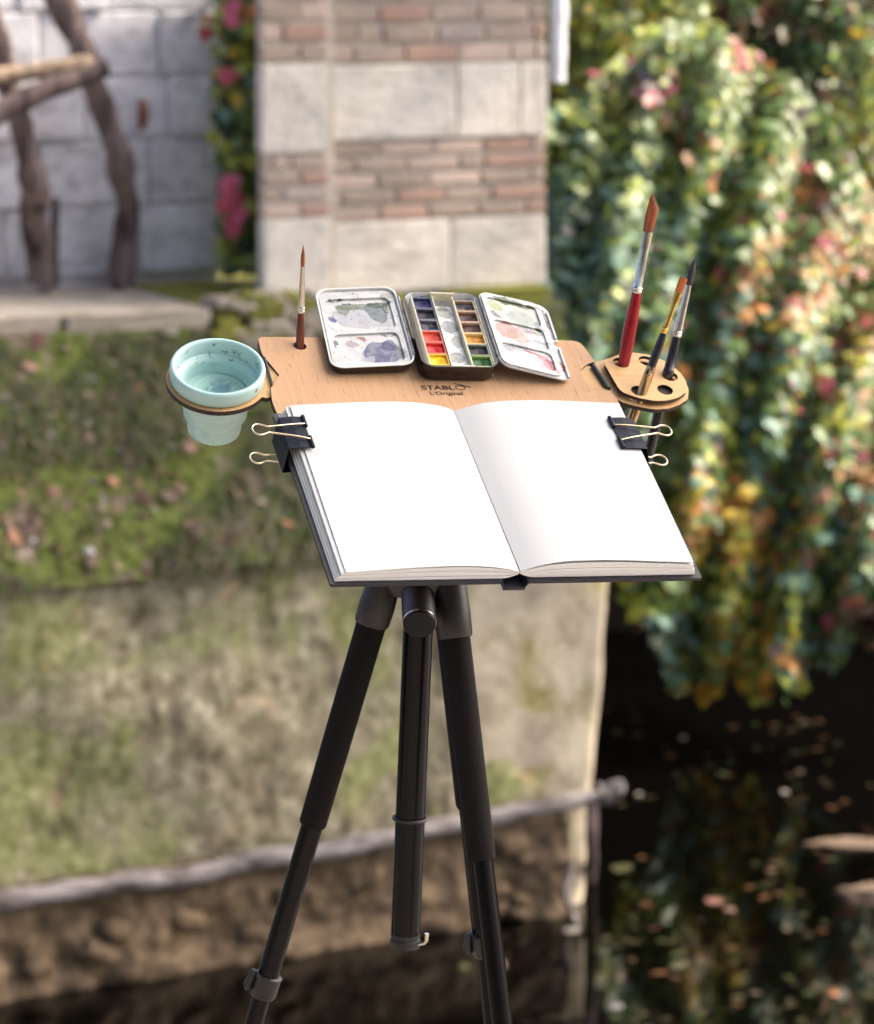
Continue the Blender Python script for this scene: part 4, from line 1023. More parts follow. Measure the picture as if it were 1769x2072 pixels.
# ---- brushes
def brush(name, label, tip, base, profile, length_px=None, flat=None):
    """tip, base: world points; profile: list of (part, material, [(distance from tip in mm, radius mm)], flatness)"""
    tip = Vector(tip); base = Vector(base); ax = (base-tip).normalized()
    zc = -ax; xc = (RX - zc*RX.dot(zc)).normalized(); yc = zc.cross(xc)
    q = Matrix(((xc.x, yc.x, zc.x, 0), (xc.y, yc.y, zc.y, 0), (xc.z, yc.z, zc.z, 0), (0, 0, 0, 1)))
    L = (base-tip).length
    root = empty(name, Matrix.Translation(base) @ q); tag(root, label, 'paintbrush', 'watercolour brushes')
    for part, m, pr, fl in profile:
        b = MB(); seg = 24; vs = []
        for i, pe in enumerate(pr):
            d, r_ = pe[:2]; ox = pe[2] if len(pe) > 2 else 0.
            f = fl[i] if hasattr(fl, '__len__') else fl
            for k in range(seg):
                a = 2*math.pi*k/seg
                vs.append((ox*.001 + r_*.001*math.cos(a), r_*.001*math.sin(a)*f, L - d*.001))
        n = len(pr)
        fs = [(i*seg+k, i*seg+(k+1) % seg, (i+1)*seg+(k+1) % seg, (i+1)*seg+k) for i in range(n-1) for k in range(seg)]
        fs += [tuple(reversed(range(seg))), tuple((n-1)*seg+k for k in range(seg))]
        b.add(vs, fs); b.build(part, m, root, smooth=50)
    return root
def ferr(d0, d1, r0, r1, nring=2):
    pr = [(d0, r0), (d1-5.2, r1)]
    for k in range(nring):
        pr += [(d1-4.6+2.2*k, r1), (d1-4.2+2.2*k, r1*1.12), (d1-3.4+2.2*k, r1*1.12), (d1-3.0+2.2*k, r1)]
    pr += [(d1, r1)]; return pr
hole = Vector(bl(-105.7, 178.1, 0))
tipw = at(614, 497, hole.y - .004); d_ = (hole-tipw)
brush('paintbrush', 'small brown-handled pointed brush standing upright in the board at the left', tipw, hole + d_.normalized()*.012, [
    ('bristles', M['sable'], [(0, .15), (3, .75), (8, 1.6), (13, 1.75), (17, 1.45)], 1),
    ('ferrule', M['steel'], ferr(16.5, 53, 1.55, 2.7), 1),
    ('handle', M['brown_handle'], [(52.5, 2.6), (58, 2.95), (68, 3.35), (80, 3.2), (90, 2.9), (108, 2.6)], 1)], )
hole = Vector(bl(157.5, 152.2, 4)); tipw = at(1325, 393, hole.y + .004); d_ = hole-tipw
brush('paintbrush', 'tall red-handled brush with angled brown bristles in the brush holder', tipw, hole + d_.normalized()*.010, [
    ('bristles', M['sable'], [(0, .5, -1.9), (2.0, 1.3, -1.6), (5, 2.2, -1.1), (9, 3.6, .1), (12, 4.4, .5), (18, 4.6, .3), (31, 4.0, 0)], [.5, .3, .3, .3, .35, .45, .6]),
    ('ferrule', M['steel'], [(30.5, 4.2), (40, 4.1), (44, 3.8)] + ferr(46, 80, 3.6, 4.0), [.6, .68, .8] + [.9]*2 + [1]*9),
    ('handle', M['red_handle'], [(79.5, 3.9), (90, 4.6), (106, 5.4), (120, 5.5), (136, 4.7), (150, 3.9), (167, 3.4)], 1)])
hole = Vector(bl(161.5, 114.8, 4)); tipw = at(1384, 562, hole.y + .012); d_ = hole-tipw; tb = at(1268, 862, hole.y - .02)
brush('paintbrush', 'short flat brush with gold ferrule and bronze metal tube in the brush holder', tipw, hole + d_.normalized()*.042, [
    ('bristles', M['sable_orange'], [(0, 3.2), (4, 3.3), (13, 3.0)], [.25, .35, .5]),
    ('ferrule', M['brass'], [(12.5, 3.2), (19, 3.0), (24, 2.3)] + ferr(27, 47, 2.1, 2.7), [.5, .6, .9] + [1]*11),
    ('handle', M['black_handle'], [(46.5, 2.6), (56, 3.3), (66, 3.5), (76, 3.3)], 1),
    ('metal_tube', mat('bronze_chrome', srgb(190, 156, 116), srgb(170, 136, 98), 200, .14, 1.), [(75, 3.8), (81, 3.9), (81.5, 4.2), (82.5, 4.2), (83, 4.0), (98, 4.2), (160, 4.2)], 1)])
hole = Vector(bl(190.5, 137.0, 4)); tipw = at(1408, 517, hole.y + .012); d_ = hole-tipw
brush('paintbrush', 'black-handled brush with dark pointed bristles at the right of the brush holder', tipw, hole + d_.normalized()*.062, [
    ('bristles', M['dark_hair'], [(0, .12), (4, 1.0), (9, 2.3), (15, 3.0), (21, 2.9), (25, 2.4)], 1),
    ('ferrule', M['steel'], ferr(24.5, 67, 2.5, 3.6), 1),
    ('handle', M['black_handle'], [(66.5, 3.4), (80, 3.9), (93, 4.1), (93.3, 4.4), (99, 4.5), (99.3, 4.3), (130, 4.3), (166, 4.2), (171, 3.6), (174, 2.2)], 1)])

# ---- paint box: quad-mapped parts so that lid, tray and flap lie as hinged
def quad(c00, c10, c11, c01, sx, sy, lift=1.):
    A, B, C, E = [Vector(p) for p in (c00, c10, c11, c01)]
    nrm = (B-A).cross(E-A).normalized()
    def f(x, y, z):
        s, t = x/sx, y/sy
        p = A*(1-s)*(1-t) + B*s*(1-t) + C*s*t + E*(1-s)*t + nrm*z*lift
        return (p.x*.001, p.y*.001, p.z*.001)
    return f
pb = empty('paint_box', on_board(0, 0, 0))
tag(pb, 'open dark enamel watercolour box with twelve pans and two paint-stained palette wings', 'paint box')
enamel = (.50, .50, .475)
# base tray
ft = quad((-19.3, 132.2, 0), (44.6, 131.2, 0), (52.0, 231.5, 0), (-11.2, 233, 0), 64, 100)
def tray(name, f, sx, sy, h, rad, wall, floor, mo, mi_, parent, taper=1.2, rim=True, lipm=None):
    b = MB()
    n = 7
    loops = [(rrect(taper+1.5, taper+1.5, sx-taper-1.5, sy-taper-1.5, rad-1.5, n), 0, 0), (rrect(taper, taper, sx-taper, sy-taper, rad, n), 1.6, 0), (rrect(0, 0, sx, sy, rad, n), h-.6, 0), (rrect(.1, .1, sx-.1, sy-.1, rad, n), h, 2),
             (rrect(wall, wall, sx-wall, sy-wall, rad-wall*.5, n), h, 2), (rrect(wall+.3, wall+.3, sx-wall-.3, sy-wall-.3, rad-wall*.6, n), h-.8, 1), (rrect(wall+1.4, wall+1.4, sx-wall-1.4, sy-wall-1.4, rad-wall*.7, n), floor, 1)]
    vs = []; k = len(loops[0][0])
    for L, z, _ in loops: vs += [(x, y, z) for x, y in L]
    for i in range(len(loops)-1):
        mi = 0 if i < 2 else (2 if i in (2, 3, 4) and lipm else (0 if i < 4 else 1))
        b.add(vs, [(i*k+j, i*k+(j+1) % k, (i+1)*k+(j+1) % k, (i+1)*k+j) for j in range(k)], mi, f)
    b.add(vs, [tuple(reversed(range(k)))], 0, f)
    b.add(vs, [tuple((len(loops)-1)*k+j for j in range(k))], 1, f)
    return b.build(name, [mo, mi_] + ([lipm] if lipm else []), parent, smooth=38)
S = lambda c, x, y: Vector(c(x, y, 0))
def blobs_on(f, L):
    out = []
    for bl_ in L:
        p = f(bl_[0], bl_[1], 0); out.append((p[0], p[1], bl_[2]*.001, bl_[3]*.001) + tuple(bl_[4:]))
    return out
G1, G2, TE, BL, VI, PK, OR, RD, YE, DK = srgb(120, 140, 70), srgb(66, 84, 58), srgb(120, 150, 150), srgb(40, 84, 170), srgb(128, 132, 170), srgb(226, 160, 150), srgb(196, 120, 60), srgb(222, 52, 44), srgb(214, 200, 90), srgb(46, 50, 64)
traymat = blob_mat('stained_tray_enamel', (.66, .66, .62), blobs_on(ft, [(32, 78, 8, 7, srgb(146, 146, 110), .7), (34, 60, 7, 9, srgb(140, 150, 148), .7), (38, 40, 6, 8, srgb(170, 176, 170), .6), (33, 20, 7, 8, srgb(140, 146, 136), .7), (42, 28, 2.4, 2.2, srgb(204, 160, 90), .9), (33, 84, 5, 3, srgb(90, 92, 96), .7), (30, 93, 20, 4, srgb(190, 192, 200), .5)]), .55)
tray('base_tin', ft, 64, 100, 15, 11, 1.2, 2.0, M['tin'], traymat, pb)
# mixing strip between the pans, end tabs, rails
b = MB()
b.prism([(24, 5), (41, 5), (41, 88), (24, 88)], 5, 9.0, mt=0, ms=0, fn=ft); b.build('centre_strip', traymat, pb)
for x0 in (6.6, 24.3, 41.4, 60.2):
    b = MB(); b.box((x0, 5, 3), (x0+.7, 95, 14.2 if x0 < 60 else 13.6), fn=ft); b.build('rail', blob_mat('stained_rail', (.60, .57, .46), [], .6), pb)
cream = mat('cream_plastic', (.72, .66, .48), (.62, .56, .40), 200, .4)
b = MB(); b.box((24.5, 2.2, 9), (44, 3.4, 14.6), fn=ft); b.build('end_tab', cream, pb, bevel=.0003)
b = MB(); b.box((23, 97.2, 8), (44, 98.4, 15.6), fn=ft); b.build('end_tab', cream, pb, bevel=.0003)
PANS = [  # x0, x1, list from far to near: (body colour, paint 1, paint 2)
 (7.6, 23.8, [((.06, .08, .16), (.006, .007, .03), (.03, .028, .11)), ((.10, .10, .13), (.003, .003, .007), (.008, .008, .022)), ((.22, .21, .25), (.006, .005, .01), (.035, .032, .06)), ((.70, .14, .06), (.62, .10, .03), (.48, .05, .06)), ((.72, .10, .07), (.60, .015, .012), (.45, .015, .02)), ((.75, .52, .06), (.85, .62, .01), (.75, .42, .01))]),
 (42.4, 59.6, [((.42, .32, .20), (.024, .019, .017), (.045, .04, .042)), ((.48, .30, .20), (.05, .014, .010), (.03, .010, .010)), ((.52, .36, .22), (.075, .022, .018), (.05, .018, .017)), ((.70, .55, .22), (.52, .24, .03), (.44, .18, .02)), ((.20, .24, .18), (.005, .008, .012), (.02, .023, .016)), ((.30, .42, .10), (.010, .10, .014), (.006, .045, .009))])]
for ci_, (x0, x1, L) in enumerate(PANS):
    for i, (cb_, p1, p2) in enumerate(L):
        y1 = 94 - i*14.9 - (2 if ci_ else 0); y0 = y1 - 14.3
        if ci_ == 1: y1 = 91.5 - i*14.7; y0 = y1-14.1
        b = MB(); out_ = rrect(x0, y0, x1, y1, .8, 2); inn = rrect(x0+.9, y0+.9, x1-.9, y1-.9, .6, 2)
        b.prism(out_, 4, 13.0, [inn], mt=0, ms=0, fn=ft)
        pn = b.build('pan', mat(f'pan_rim_{ci_}{i}', cb_, tuple(x*.75 for x in cb_), 300, .35), pb)
        rows = []
        for q in range(9):
            row = []
            for k in range(9):
                s_, t_ = k/8, q/8; e = min(s_, 1-s_, t_, 1-t_)
                z = 10.6 - 1.6*math.exp(-((s_-.5)**2+(t_-.5)**2)*9) + mnoise.noise(Vector((s_*3+i*5, t_*3+ci_*9, 1)))*.7
                row.append(ft(x0+.85+(x1-x0-1.7)*s_, y0+.85+(y1-y0-1.7)*t_, z))
            rows.append(row)
        b = MB(); b.grid(rows); b.build('paint', paint_mat(f'paint_{ci_}{i}', p1, p2, .3), pn, smooth=180)
# left lid used as a palette
fl_ = quad((-90.3, 138.5, 0), (-21.2, 140.3, 3.2), (-13.6, 244.8, 3.2), (-80.3, 243.5, 0), 68, 104, 1.)
lid_bl = blobs_on(fl_, [(34, 70, 26, 16, srgb(214, 214, 226), .55), (28, 82, 14, 5, G1, .75), (22, 79, 9, 4, srgb(150, 166, 130), .7, 20), (49, 74, 10, 13, TE, .85), (52, 84, 11, 4, srgb(96, 116, 88), .9), (58, 78, 3, 8, srgb(88, 100, 72), .8), (26, 87, 4, 1.3, G2, 1), (44, 86, 10, 1.1, G2, .9), (10.5, 68, 2, 6, BL, .9, 15), (9.5, 54, 1.2, 7, srgb(120, 120, 180), .6, 10), (54, 51, 4.5, 1.3, srgb(40, 90, 180), .95, -10), (56, 60, 3, 5, srgb(246, 246, 250), .9),
                        (45, 22, 18, 15, VI, .95), (52, 30, 8, 8, srgb(112, 116, 160), .8), (40, 14, 12, 6, srgb(130, 134, 172), .7), (31, 14, 5, 4, srgb(240, 242, 246), .95), (21, 35, 6, 4, srgb(214, 190, 190), .75), (32, 40, 2.2, 2.6, OR, .9), (29, 42, 2.4, .9, OR, .8), (9.5, 36, 1.4, 5, srgb(130, 110, 150), .9, 8), (49, 43.5, 4, .8, DK, .95), (57, 43.3, 2.6, .7, DK, .95), (12, 92, 3.6, 1.2, srgb(66, 74, 90), 1), (21, 92.4, 3.0, 1.0, srgb(80, 88, 104), 1), (32.5, 98.5, 1.0, .8, BL, 1), (60, 94, 5, 5, srgb(200, 196, 170), .6, 30), (60, 20, 4, 10, srgb(206, 204, 196), .6)])
lidm = blob_mat('stained_lid_enamel', enamel, lid_bl, .55, warp=.0065)
tray('lid_palette', fl_, 68, 104, 8.0, 11, 1.3, 4.2, M['tin'], lidm, pb, taper=1.4, lipm=mat('white_lid_rim', (.58, .575, .545), (.54, .535, .505), 60, .4))
b = MB()
ridge = rrect(7, 7, 61, 45.5, 6, 5); ridge2 = rrect(7, 49.5, 61, 92, 6, 5)
b.prism(rrect(2.8, 2.8, 65.2, 101.2, 8.5, 6), 4.0, 6.0, [ridge, ridge2], mt=0, ms=0, fn=fl_); b.build('well_frame', lidm, pb, bevel=.0006)
# right flap
fr_ = quad((45.4, 134.5, 14.6), (105.6, 128.6, 2.2), (113.2, 228.6, 2.8), (51.6, 231.5, 15.2), 62, 100)
flap_bl = blobs_on(fr_, [(30, 78, 24, 16, srgb(216, 224, 184), .5), (12, 84, 8, 6, srgb(206, 214, 120), .75, -20), (34, 74, 13, 11, srgb(196, 214, 206), .75, -10), (34, 93, 22, 2.2, srgb(94, 116, 48), .95, -3), (20, 95.5, 8, 1.6, srgb(60, 104, 40), 1), (57, 80, 1.8, 14, srgb(110, 124, 80), .9, 4), (47, 66, 3, 7, srgb(110, 150, 160), .8, -12), (48, 61, 3.6, 2, srgb(96, 128, 126), .85), (9, 71, 4, 4.6, srgb(84, 90, 130), .85, 30), (13, 68, 3, 3, srgb(196, 130, 110), .8),
                         (17, 52, 11, 11, PK, .85), (26, 46, 9, 10, srgb(228, 182, 160), .75), (33, 57, 9, 5, srgb(226, 190, 190), .7), (24, 33, 8, 6, srgb(186, 196, 204), .7), (14, 27, 6, 4, srgb(150, 156, 180), .7), (42, 56, 9, 3, srgb(150, 140, 110), .6, -14), (46, 62, 3.2, 1.2, srgb(160, 130, 50), 1, -10), (43, 40, 11, 8, srgb(210, 222, 232), .7), (44, 45, 10, 1.0, srgb(60, 80, 90), .8, -14),
                         (38, 27, 12, 1.3, RD, 1, -16), (49, 14, 1.5, 11, RD, 1, 6), (46, 16, 6, 6, srgb(236, 130, 130), .8), (44, 21, 8, 3, srgb(216, 70, 110), .8, -30), (38, 17, 8, 8, srgb(244, 206, 214), .6), (58, 18, 1.6, 7, RD, .95, 4), (56, 28, 2, 4, srgb(240, 240, 244), .9)])
flm = blob_mat('stained_flap_enamel', enamel, flap_bl, .6, warp=.006)
go = rrect(0, 0, 62, 100, 9, 6)
go = [p for p in go]
# thumb notch in the outer edge
nt_ = []
for i, p in enumerate(go):
    nt_.append(p)
idx = max(range(len(nt_)), key=lambda i: (nt_[i][0], -nt_[i][1]))
notch = [(62, 44), (58.5, 45), (56.5, 48), (58.5, 51), (62, 52)]
# outline runs counter-clockwise from the right edge top corner; the right edge closes the loop from last to first
right_low = [i for i, p in enumerate(nt_) if abs(p[0]-62) < 1e-6]
nt_ = nt_ + notch
b = MB(); b.prism(nt_, 0, 1.4, fn=fr_, mt=0, ms=1); 
b.build('palette_flap', [flm, mat('white_flap_rim', (.58, .575, .545), (.54, .535, .505), 60, .4)], pb, bevel=.0004)
b = MB()
b.prism(rrect(1.2, 1.2, 54.5, 98.8, 8, 6), 1.4, 3.0, [rrect(5, 6, 50, 31, 5, 4), rrect(5, 34, 50, 62, 5, 4), rrect(5, 65, 50, 93, 5, 4)], mt=0, ms=0, fn=fr_); b.build('well_frame', flm, pb, bevel=.0005)
b = MB(); b.box((58.8, 3, 1.4), (60.8, 41, 3.4), fn=fr_); b.build('edge_lip', flm, pb, bevel=.0004)
b = MB(); b.box((58.8, 54, 1.4), (60.8, 90, 3.4), fn=fr_); b.build('edge_lip', flm, pb, bevel=.0004)
# hinge rods
b = MB(); b.tube([Vector(mm(-20.5, 152, 10.5)), Vector(mm(-14.2, 230, 10.5))], .0014, 10); b.build('hinge_rod', M['hinge'], pb, smooth=60)
b = MB(); b.tube([Vector(mm(46.2, 146, 15.2)), Vector(mm(51.6, 222, 15.6))], .0013, 10); b.build('hinge_rod', M['hinge'], pb, smooth=60)

# ---- sketchbook
sk = empty('sketchbook', on_board(0, 0, 0.2))
tag(sk, 'open black hardcover sketchbook with blank white pages clipped to the board', 'sketchbook')
def coverpart(name, u0, u1, dz=0.):
    b = MB(); b.prism(rrect(u0, -108.5, u1, 88.5, 1.5, 3), 0+dz, 2.6+dz, mt=0, ms=0, fn=mm)
    return b.build(name, M['cover'], sk, bevel=.0006)
coverpart('left_cover', -147.6, -17.5); coverpart('right_cover', 1.0, 138.2)
rows_t, rows_b = [], []
sp = [(88.3, .2), (20, .2), (-6, -.2), (-40, -2.2), (-80, -4.2), (-109.5, -5.2)]
b = MB()
def strip(u0, u1, lift0, lift1, th):
    for (v0, h0), (v1, h1) in zip(sp, sp[1:]):
        q = [(u0, v1, h1+lift0), (u1, v1, h1+lift1), (u1, v0, h0+lift1), (u0, v0, h0+lift0)]
        b.add([mm(*p) for p in q] + [mm(p[0], p[1], p[2]+th) for p in q], [(0, 3, 2, 1), (4, 5, 6, 7), (0, 1, 5, 4), (1, 2, 6, 5), (2, 3, 7, 6), (3, 0, 4, 7)])
strip(-16.5, 0.2, 0, 0, 2.2)
for a, c_, l0, l1 in ((-18.3, -15.2, 1.2, 0), (-1.2, 1.8, 0, 1.2)):
    for (v0, h0), (v1, h1) in zip(sp, sp[1:]):
        A0 = (a, v1, (0 if l0 else h1)+.1); B0 = (c_, v1, (0 if l1 else h1)+.1); C0 = (c_, v0, (0 if l1 else h0)+.1); D0 = (a, v0, (0 if l0 else h0)+.1)
        q = [A0, B0, C0, D0]
        b.add([mm(*p) for p in q] + [mm(p[0], p[1], p[2]+2.0) for p in q], [(0, 3, 2, 1), (4, 5, 6, 7), (0, 1, 5, 4), (1, 2, 6, 5), (2, 3, 7, 6), (3, 0, 4, 7)])
b.build('spine', M['cover'], sk)
def hprof(side, s, v, k):
    """height of the page surface; s 0 at the gutter .. 1 at the fore edge; k 0 bottom sheet .. 1 top sheet"""
    tv = (v+105)/189.
    if side < 0: pts = [(0, 9.0), (.06, 11.6), (.13, 13.6), (.25, 15.4), (.38, 16.0), (.6, 14.8), (.8, 13.0), (1, 11.2)]
    else: pts = [(0, 9.6), (.04, 11.8), (.09, 14.4), (.17, 17.2), (.27, 18.9), (.45, 19.4), (.6, 18.8), (.8, 17.0), (1, 15.0)]
    h = float(np.interp(s, [p[0] for p in pts], [p[1] for p in pts]))
    if side < 0: h += 3.2*tv*(s**.4)
    else: h += -.6*tv + 2.*tv*s
    lowp = 2.9 + (1.8 if side > 0 else .8)*math.sin(min(1, s*1.5)*math.pi)*.3
    base = 2.8 if s > .06 else 2.8 + (1-s/.06)*4.0
    return base + (h-base)*k
def smooth_interp(side, s, v, k):
    return (hprof(side, max(0, s-.03), v, k)+2*hprof(side, s, v, k)+hprof(side, min(1, s+.03), v, k))/4 if .03 < s < .97 else hprof(side, s, v, k)
GU = -5.6
for side, uo_top, uo_bot, nm_ in ((-1, -137.0, -144.3, 'left'), (1, 128.6, 132.8, 'right')):
    # stack of gatherings, each a thin curved block
    ks = [0, .22, .40, .58, .74, .88, 1.0] if side < 0 else [0, .2, .34, .52, .70, .86, 1.0]
    for gi, (k0, k1) in enumerate(zip(ks, ks[1:])):
        topg = gi == len(ks)-2
        kk0 = k0 + .010; kk1 = k1 - (.012 if not topg else 0)
        uo = uo_bot + (uo_top-uo_bot)*(gi/(len(ks)-2)) + ((random.uniform(-.5, .5)) if not topg else 0)
        if side < 0 and gi == len(ks)-3: uo = -140.2
        NS_, NV = 44, 10
        vb = -105.2 + random.uniform(-.6, .3)
        if topg: vb = -105.5
        up, dn = [], []
        for i in range(NV+1):
            v = vb + (83.6-vb)*i/NV
            ru, rd = [], []
            for j in range(NS_+1):
                s = (j/NS_)**1.3; u = GU + side*.25 + (uo-GU)*s
                zt = smooth_interp(side, s, v, kk1); zb_ = smooth_interp(side, s, v, kk0)
                if topg and side > 0: zt += 1.0*max(0, s-.72)**2*9*(1-.6*(v+105)/189)
                if topg and side > 0: zb_ = zt - .55
                if topg and side < 0: zb_ = zt - .5
                ru.append(mm(u, v, zt)); rd.append(mm(u, v, zb_))
            up.append(ru); dn.append(rd)
        b = MB(); b.grid(up, 0, flip=side < 0); b.grid(dn, 0, flip=side > 0)
        def wallq(a_, c_, mi_=1): 
            for i in range(len(a_)-1): b.add([a_[i], a_[i+1], c_[i+1], c_[i]], [(0, 1, 2, 3)], mi_)
        wallq(up[0], dn[0], 2); wallq(up[-1], dn[-1], 2); wallq([r_[-1] for r_ in up], [r_[-1] for r_ in dn], 1)
        b.build('top_page' if topg else 'page_gathering', [M['paper'], M['edges'] if not topg else M['paper'], M['edges_white']], sk, smooth=35)

# ---- binder clips
def clip(label, um, side, v0, v1, hi_, lo_, h_in, out, L):
    """um: u of the spine of the clip, side -1 at left edge / +1 at right edge"""
    root = empty('binder_clip', on_board(um, (v0+v1)/2, 0)); tag(root, label, 'binder clip', 'binder clips')
    vc = (v0+v1)/2; hw = (v1-v0)/2
    # triangular body: back plate, upper and lower jaw
    b = MB(); th = .5
    def plate(p0, p1):                                             # p: (distance inwards, height)
        d0, h0 = p0; d1, h1 = p1
        dx, dz = d1-d0, h1-h0; l = math.hypot(dx, dz); nx, nz = -dz/l*th, dx/l*th
        q = [(-side*d0, -hw, h0), (-side*d1, -hw, h1), (-side*d1, hw, h1), (-side*d0, hw, h0)]
        q2 = [(-side*(d0+nx), -hw, h0+nz), (-side*(d1+nx), -hw, h1+nz), (-side*(d1+nx), hw, h1+nz), (-side*(d0+nx), hw, h0+nz)]
        b.add([mm(*p) for p in q+q2], [(0, 1, 2, 3), (7, 6, 5, 4), (0, 4, 5, 1), (1, 5, 6, 2), (2, 6, 7, 3), (3, 7, 4, 0)])
    plate((0, hi_), (L*.5, (hi_+h_in)/2+1.0)); plate((L*.5, (hi_+h_in)/2+1.0), (L, h_in+.6))
    plate((-out, lo_), (0, hi_)); plate((L, -5.6), (-out, lo_))
    b.build('clip_body', M['clip'], root, smooth=30)
    # rolled lips
    for a, c_ in ((hw*.34, hw), (-hw, -hw*.34)):
        b = MB(); b.tube([Vector(mm(-side*L, a, h_in+1.5)), Vector(mm(-side*L, c_, h_in+1.5))], .0016, 12); b.build('rolled_lip', M['clip'], root, smooth=60)
    for a, c_ in ((-hw, hw),):
        b = MB(); b.tube([Vector(mm(-side*L, a, -6.4)), Vector(mm(-side*L, c_, -6.4))], .0014, 10); b.build('rolled_lip', M['clip'], root, smooth=60)
    def handle(pts):
        P = [Vector(mm(*p)) for p in pts]
        for _ in range(2):
            Q = [P[0]]
            for i in range(len(P)-1): Q += [P[i]*.75+P[i+1]*.25, P[i]*.25+P[i+1]*.75]
            Q.append(P[-1]); P = Q
        b = MB(); b.tube(P, .00068, 10); b.build('wire_handle', M['wire'], root, smooth=60)
    def pt(d, v, h): return (-side*d, v, h)
    # upper handle folded back over the jaw, lower handle stands out behind
    E = 12; h1 = h_in+3.4
    handle([pt(L, hw*.46, h_in+1.9), pt(L-.3, hw*.44, h_in+2.4), pt(L*.5, hw*.36, h_in+3.4), pt(-E, 3.4, h1), pt(-E-1, 3.5, h1), pt(-E-7, 6.8, h1), pt(-E-11.5, 5.2, h1), pt(-E-13.5, 0, h1), pt(-E-11.5, -5.2, h1), pt(-E-7, -6.8, h1), pt(-E-1, -3.5, h1), pt(-E, -3.4, h1), pt(L*.5, -hw*.44, h_in+3.4), pt(L-.3, -hw*.54, h_in+2.4), pt(L, -hw*.56, h_in+1.9)])
    E = 8 + out; h2 = -8.2
    handle([pt(L, hw*.42, -6.8), pt(4, hw*.30, -7.6), pt(-E, 3.4, h2), pt(-E-1, 3.5, h2), pt(-E-7, 6.8, h2), pt(-E-11.5, 5.2, h2), pt(-E-13.5, 0, h2), pt(-E-11.5, -5.2, h2), pt(-E-7, -6.8, h2), pt(-E-1, -3.5, h2), pt(-E, -3.4, h2), pt(4, -hw*.30, -7.6), pt(L, -hw*.42, -6.8)])
    return root
clip('black binder clip with brassy wire handles gripping the left edge of the sketchbook', -149.6, -1, 30, 67, 15.0, -7.0, 15.6, 1.2, 18.0)
clip('black binder clip with brassy wire handles gripping the right edge of the sketchbook', 133.6, 1, 25, 63, 17.6, -7.0, 17.8, 8.0, 20.0)

# ---- tripod
HUB = at(848, 1178, 2.315)
tr = empty('tripod', Matrix.Translation(Vector((HUB.x, HUB.y, 0))))
tag(tr, 'black camera tripod with foam grips carrying the easel board', 'tripod')
T0 = tr.matrix_world.translation
loc = lambda p: Vector(p) - T0
def tpart(name, pts, rads, m, parent=tr, seg=24, cap=True, sm=50):
    b = MB(); b.tube([loc(p) for p in pts], rads, seg, cap); return b.build(name, m, parent, smooth=sm)
ctop, cbot = at(851, 1150, 2.320), at(819.5, 1916, 2.320)
cax = (cbot-ctop)
def on_c(y): return ctop + cax*((y-1150)/(1916-1150))
tpart('centre_column', [on_c(1120), on_c(1890)], .0116, M['anod'])
tpart('column_end', [on_c(1888), on_c(1893), on_c(1894), on_c(1899), on_c(1900), on_c(1908), on_c(1909), on_c(1916)], [.0117, .0117, .0111, .0111, .0119, .0119, .0116, .0114], M['rubber'])
ca = cax.normalized(); cx1 = ca.cross(Vector((0, 1, 0))).normalized(); cy1 = ca.cross(cx1)
rc = on_c(1652)
tpart('rubber_ring', [rc + (cx1*math.cos(a)+cy1*math.sin(a))*.0128 for a in np.linspace(0, 2*math.pi, 41)], .0014, M['rubber'], cap=False)
hk = on_c(1908)
tpart('hook', [hk + Vector((.010, -.004, 0)), hk+Vector((.0155, -.006, .0018)), hk+Vector((.0168, -.0065, .004)), hk+Vector((.0172, -.0065, .0098))], [.0014, .0015, .0016, .0020], M['steel'], seg=10)
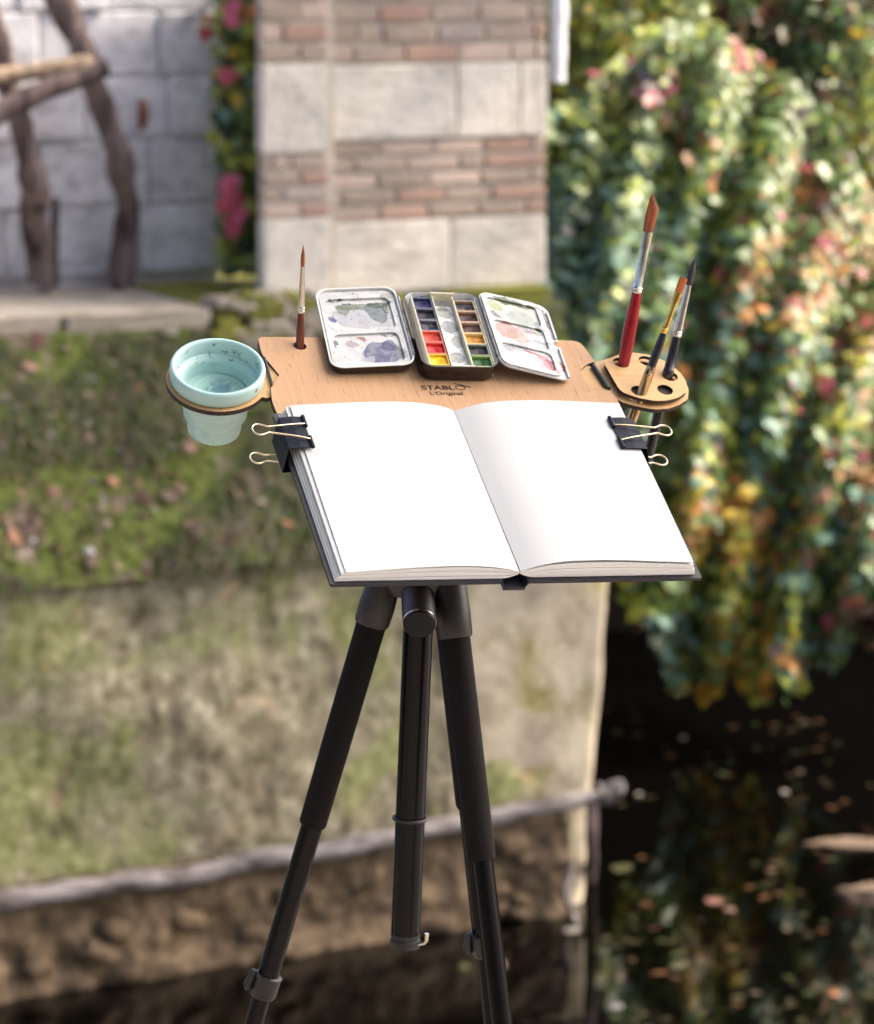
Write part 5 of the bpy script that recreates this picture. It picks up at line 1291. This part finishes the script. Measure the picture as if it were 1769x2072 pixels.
# tilted cross tube of the head with its end cap
e0 = at(849, 1262, 2.262); e1 = at(843, 1168, 2.312)
axd = (e1-e0).normalized()
tpart('cross_tube', [e0, e0+axd*.010, e1 + axd*.03], [.0128, .0128, .0125], M['cast'])
tpart('tube_cap', [e0 - axd*.0022, e0 - axd*.0018, e0 + axd*.0004], [.0112, .0122, .0126], M['capblack'])
tpart('cap_ring', [e0 + axd*.0003, e0 + axd*.0018], [.01305, .01305], M['steel'])
tpart('head', [HUB+Vector((0, 0, -.008)), HUB+Vector((0, 0, .004)), HUB+Vector((0, 0, .03))], [.026, .030, .022], M['cast'])
tpart('head_neck', [HUB+Vector((0, 0, .022)), bl(-10, 55, -22)], [.016, .016], M['cast'])
def leg(p0, p1, ys, y0, y1, front):
    """p0 -> p1 seen at heights y0 -> y1; ys: casting end, grip end, clamp start, clamp end"""
    d = p1-p0
    f = lambda y: p0 + d*((y-y0)/(y1-y0))
    kz = (f(y1).z - .012)/(p0.z-p1.z); foot = p1 + d*kz
    L = tpart('leg', [f(ys[1]-6), f(ys[2]+8)], .0086, M['anod'])
    tpart('casting', [f(y0-40), f(y0), f((y0+ys[0])/2), f(ys[0]-6), f(ys[0])], [.0115, .0135, .0142, .0138, .0128], M['cast'], L)
    tpart('grip', [f(ys[0]-3), f(ys[0]+4), f((ys[0]+ys[1])/2), f(ys[1]-5), f(ys[1])], [.0112, .0117, .0114, .0109, .0100], M['foam'], L)
    cl0, cl1 = f(ys[2]), f(ys[3]); ax = d.normalized()
    tpart('clamp', [cl0-ax*.001, cl0, cl0+ax*.002, cl1-ax*.003, cl1], [.0102, .0118, .0112, .0108, .0094], M['cast'], L)
    sd = ax.cross(Vector((0, 1, 0))).normalized()
    if sd.x > 0: sd = -sd
    tpart('clamp_lever', [cl0 - ax*.003 + sd*.0115 + Vector((0, -.004, 0)), cl0+ax*.010+sd*.0140+Vector((0, -.004, 0)), cl1-ax*.004+sd*.0125+Vector((0, -.004, 0))], [.0026, .0034, .0024], M['rubber'], L, seg=10)
    tpart('lower_tube', [f(ys[3]-2), foot + (p0-foot).normalized()*.03], .0072, M['anod'], L)
    tpart('foot', [foot + (p0-foot).normalized()*.034, foot], [.010, .011], M['rubber'], L)
leg(at(773, 1190, 2.315), at(514, 2072, 2.315), (1262, 1664, 1972, 2016), 1190, 2072, False)
leg(at(909, 1190, 2.300), at(1015, 2072, 2.225), (1292, 1742, 2240, 2290), 1190, 2072, True)
leg(at(904, 1190, 2.345), at(996, 2072, 2.42), (1262, 1618, 1880, 1925), 1190, 2072, False)
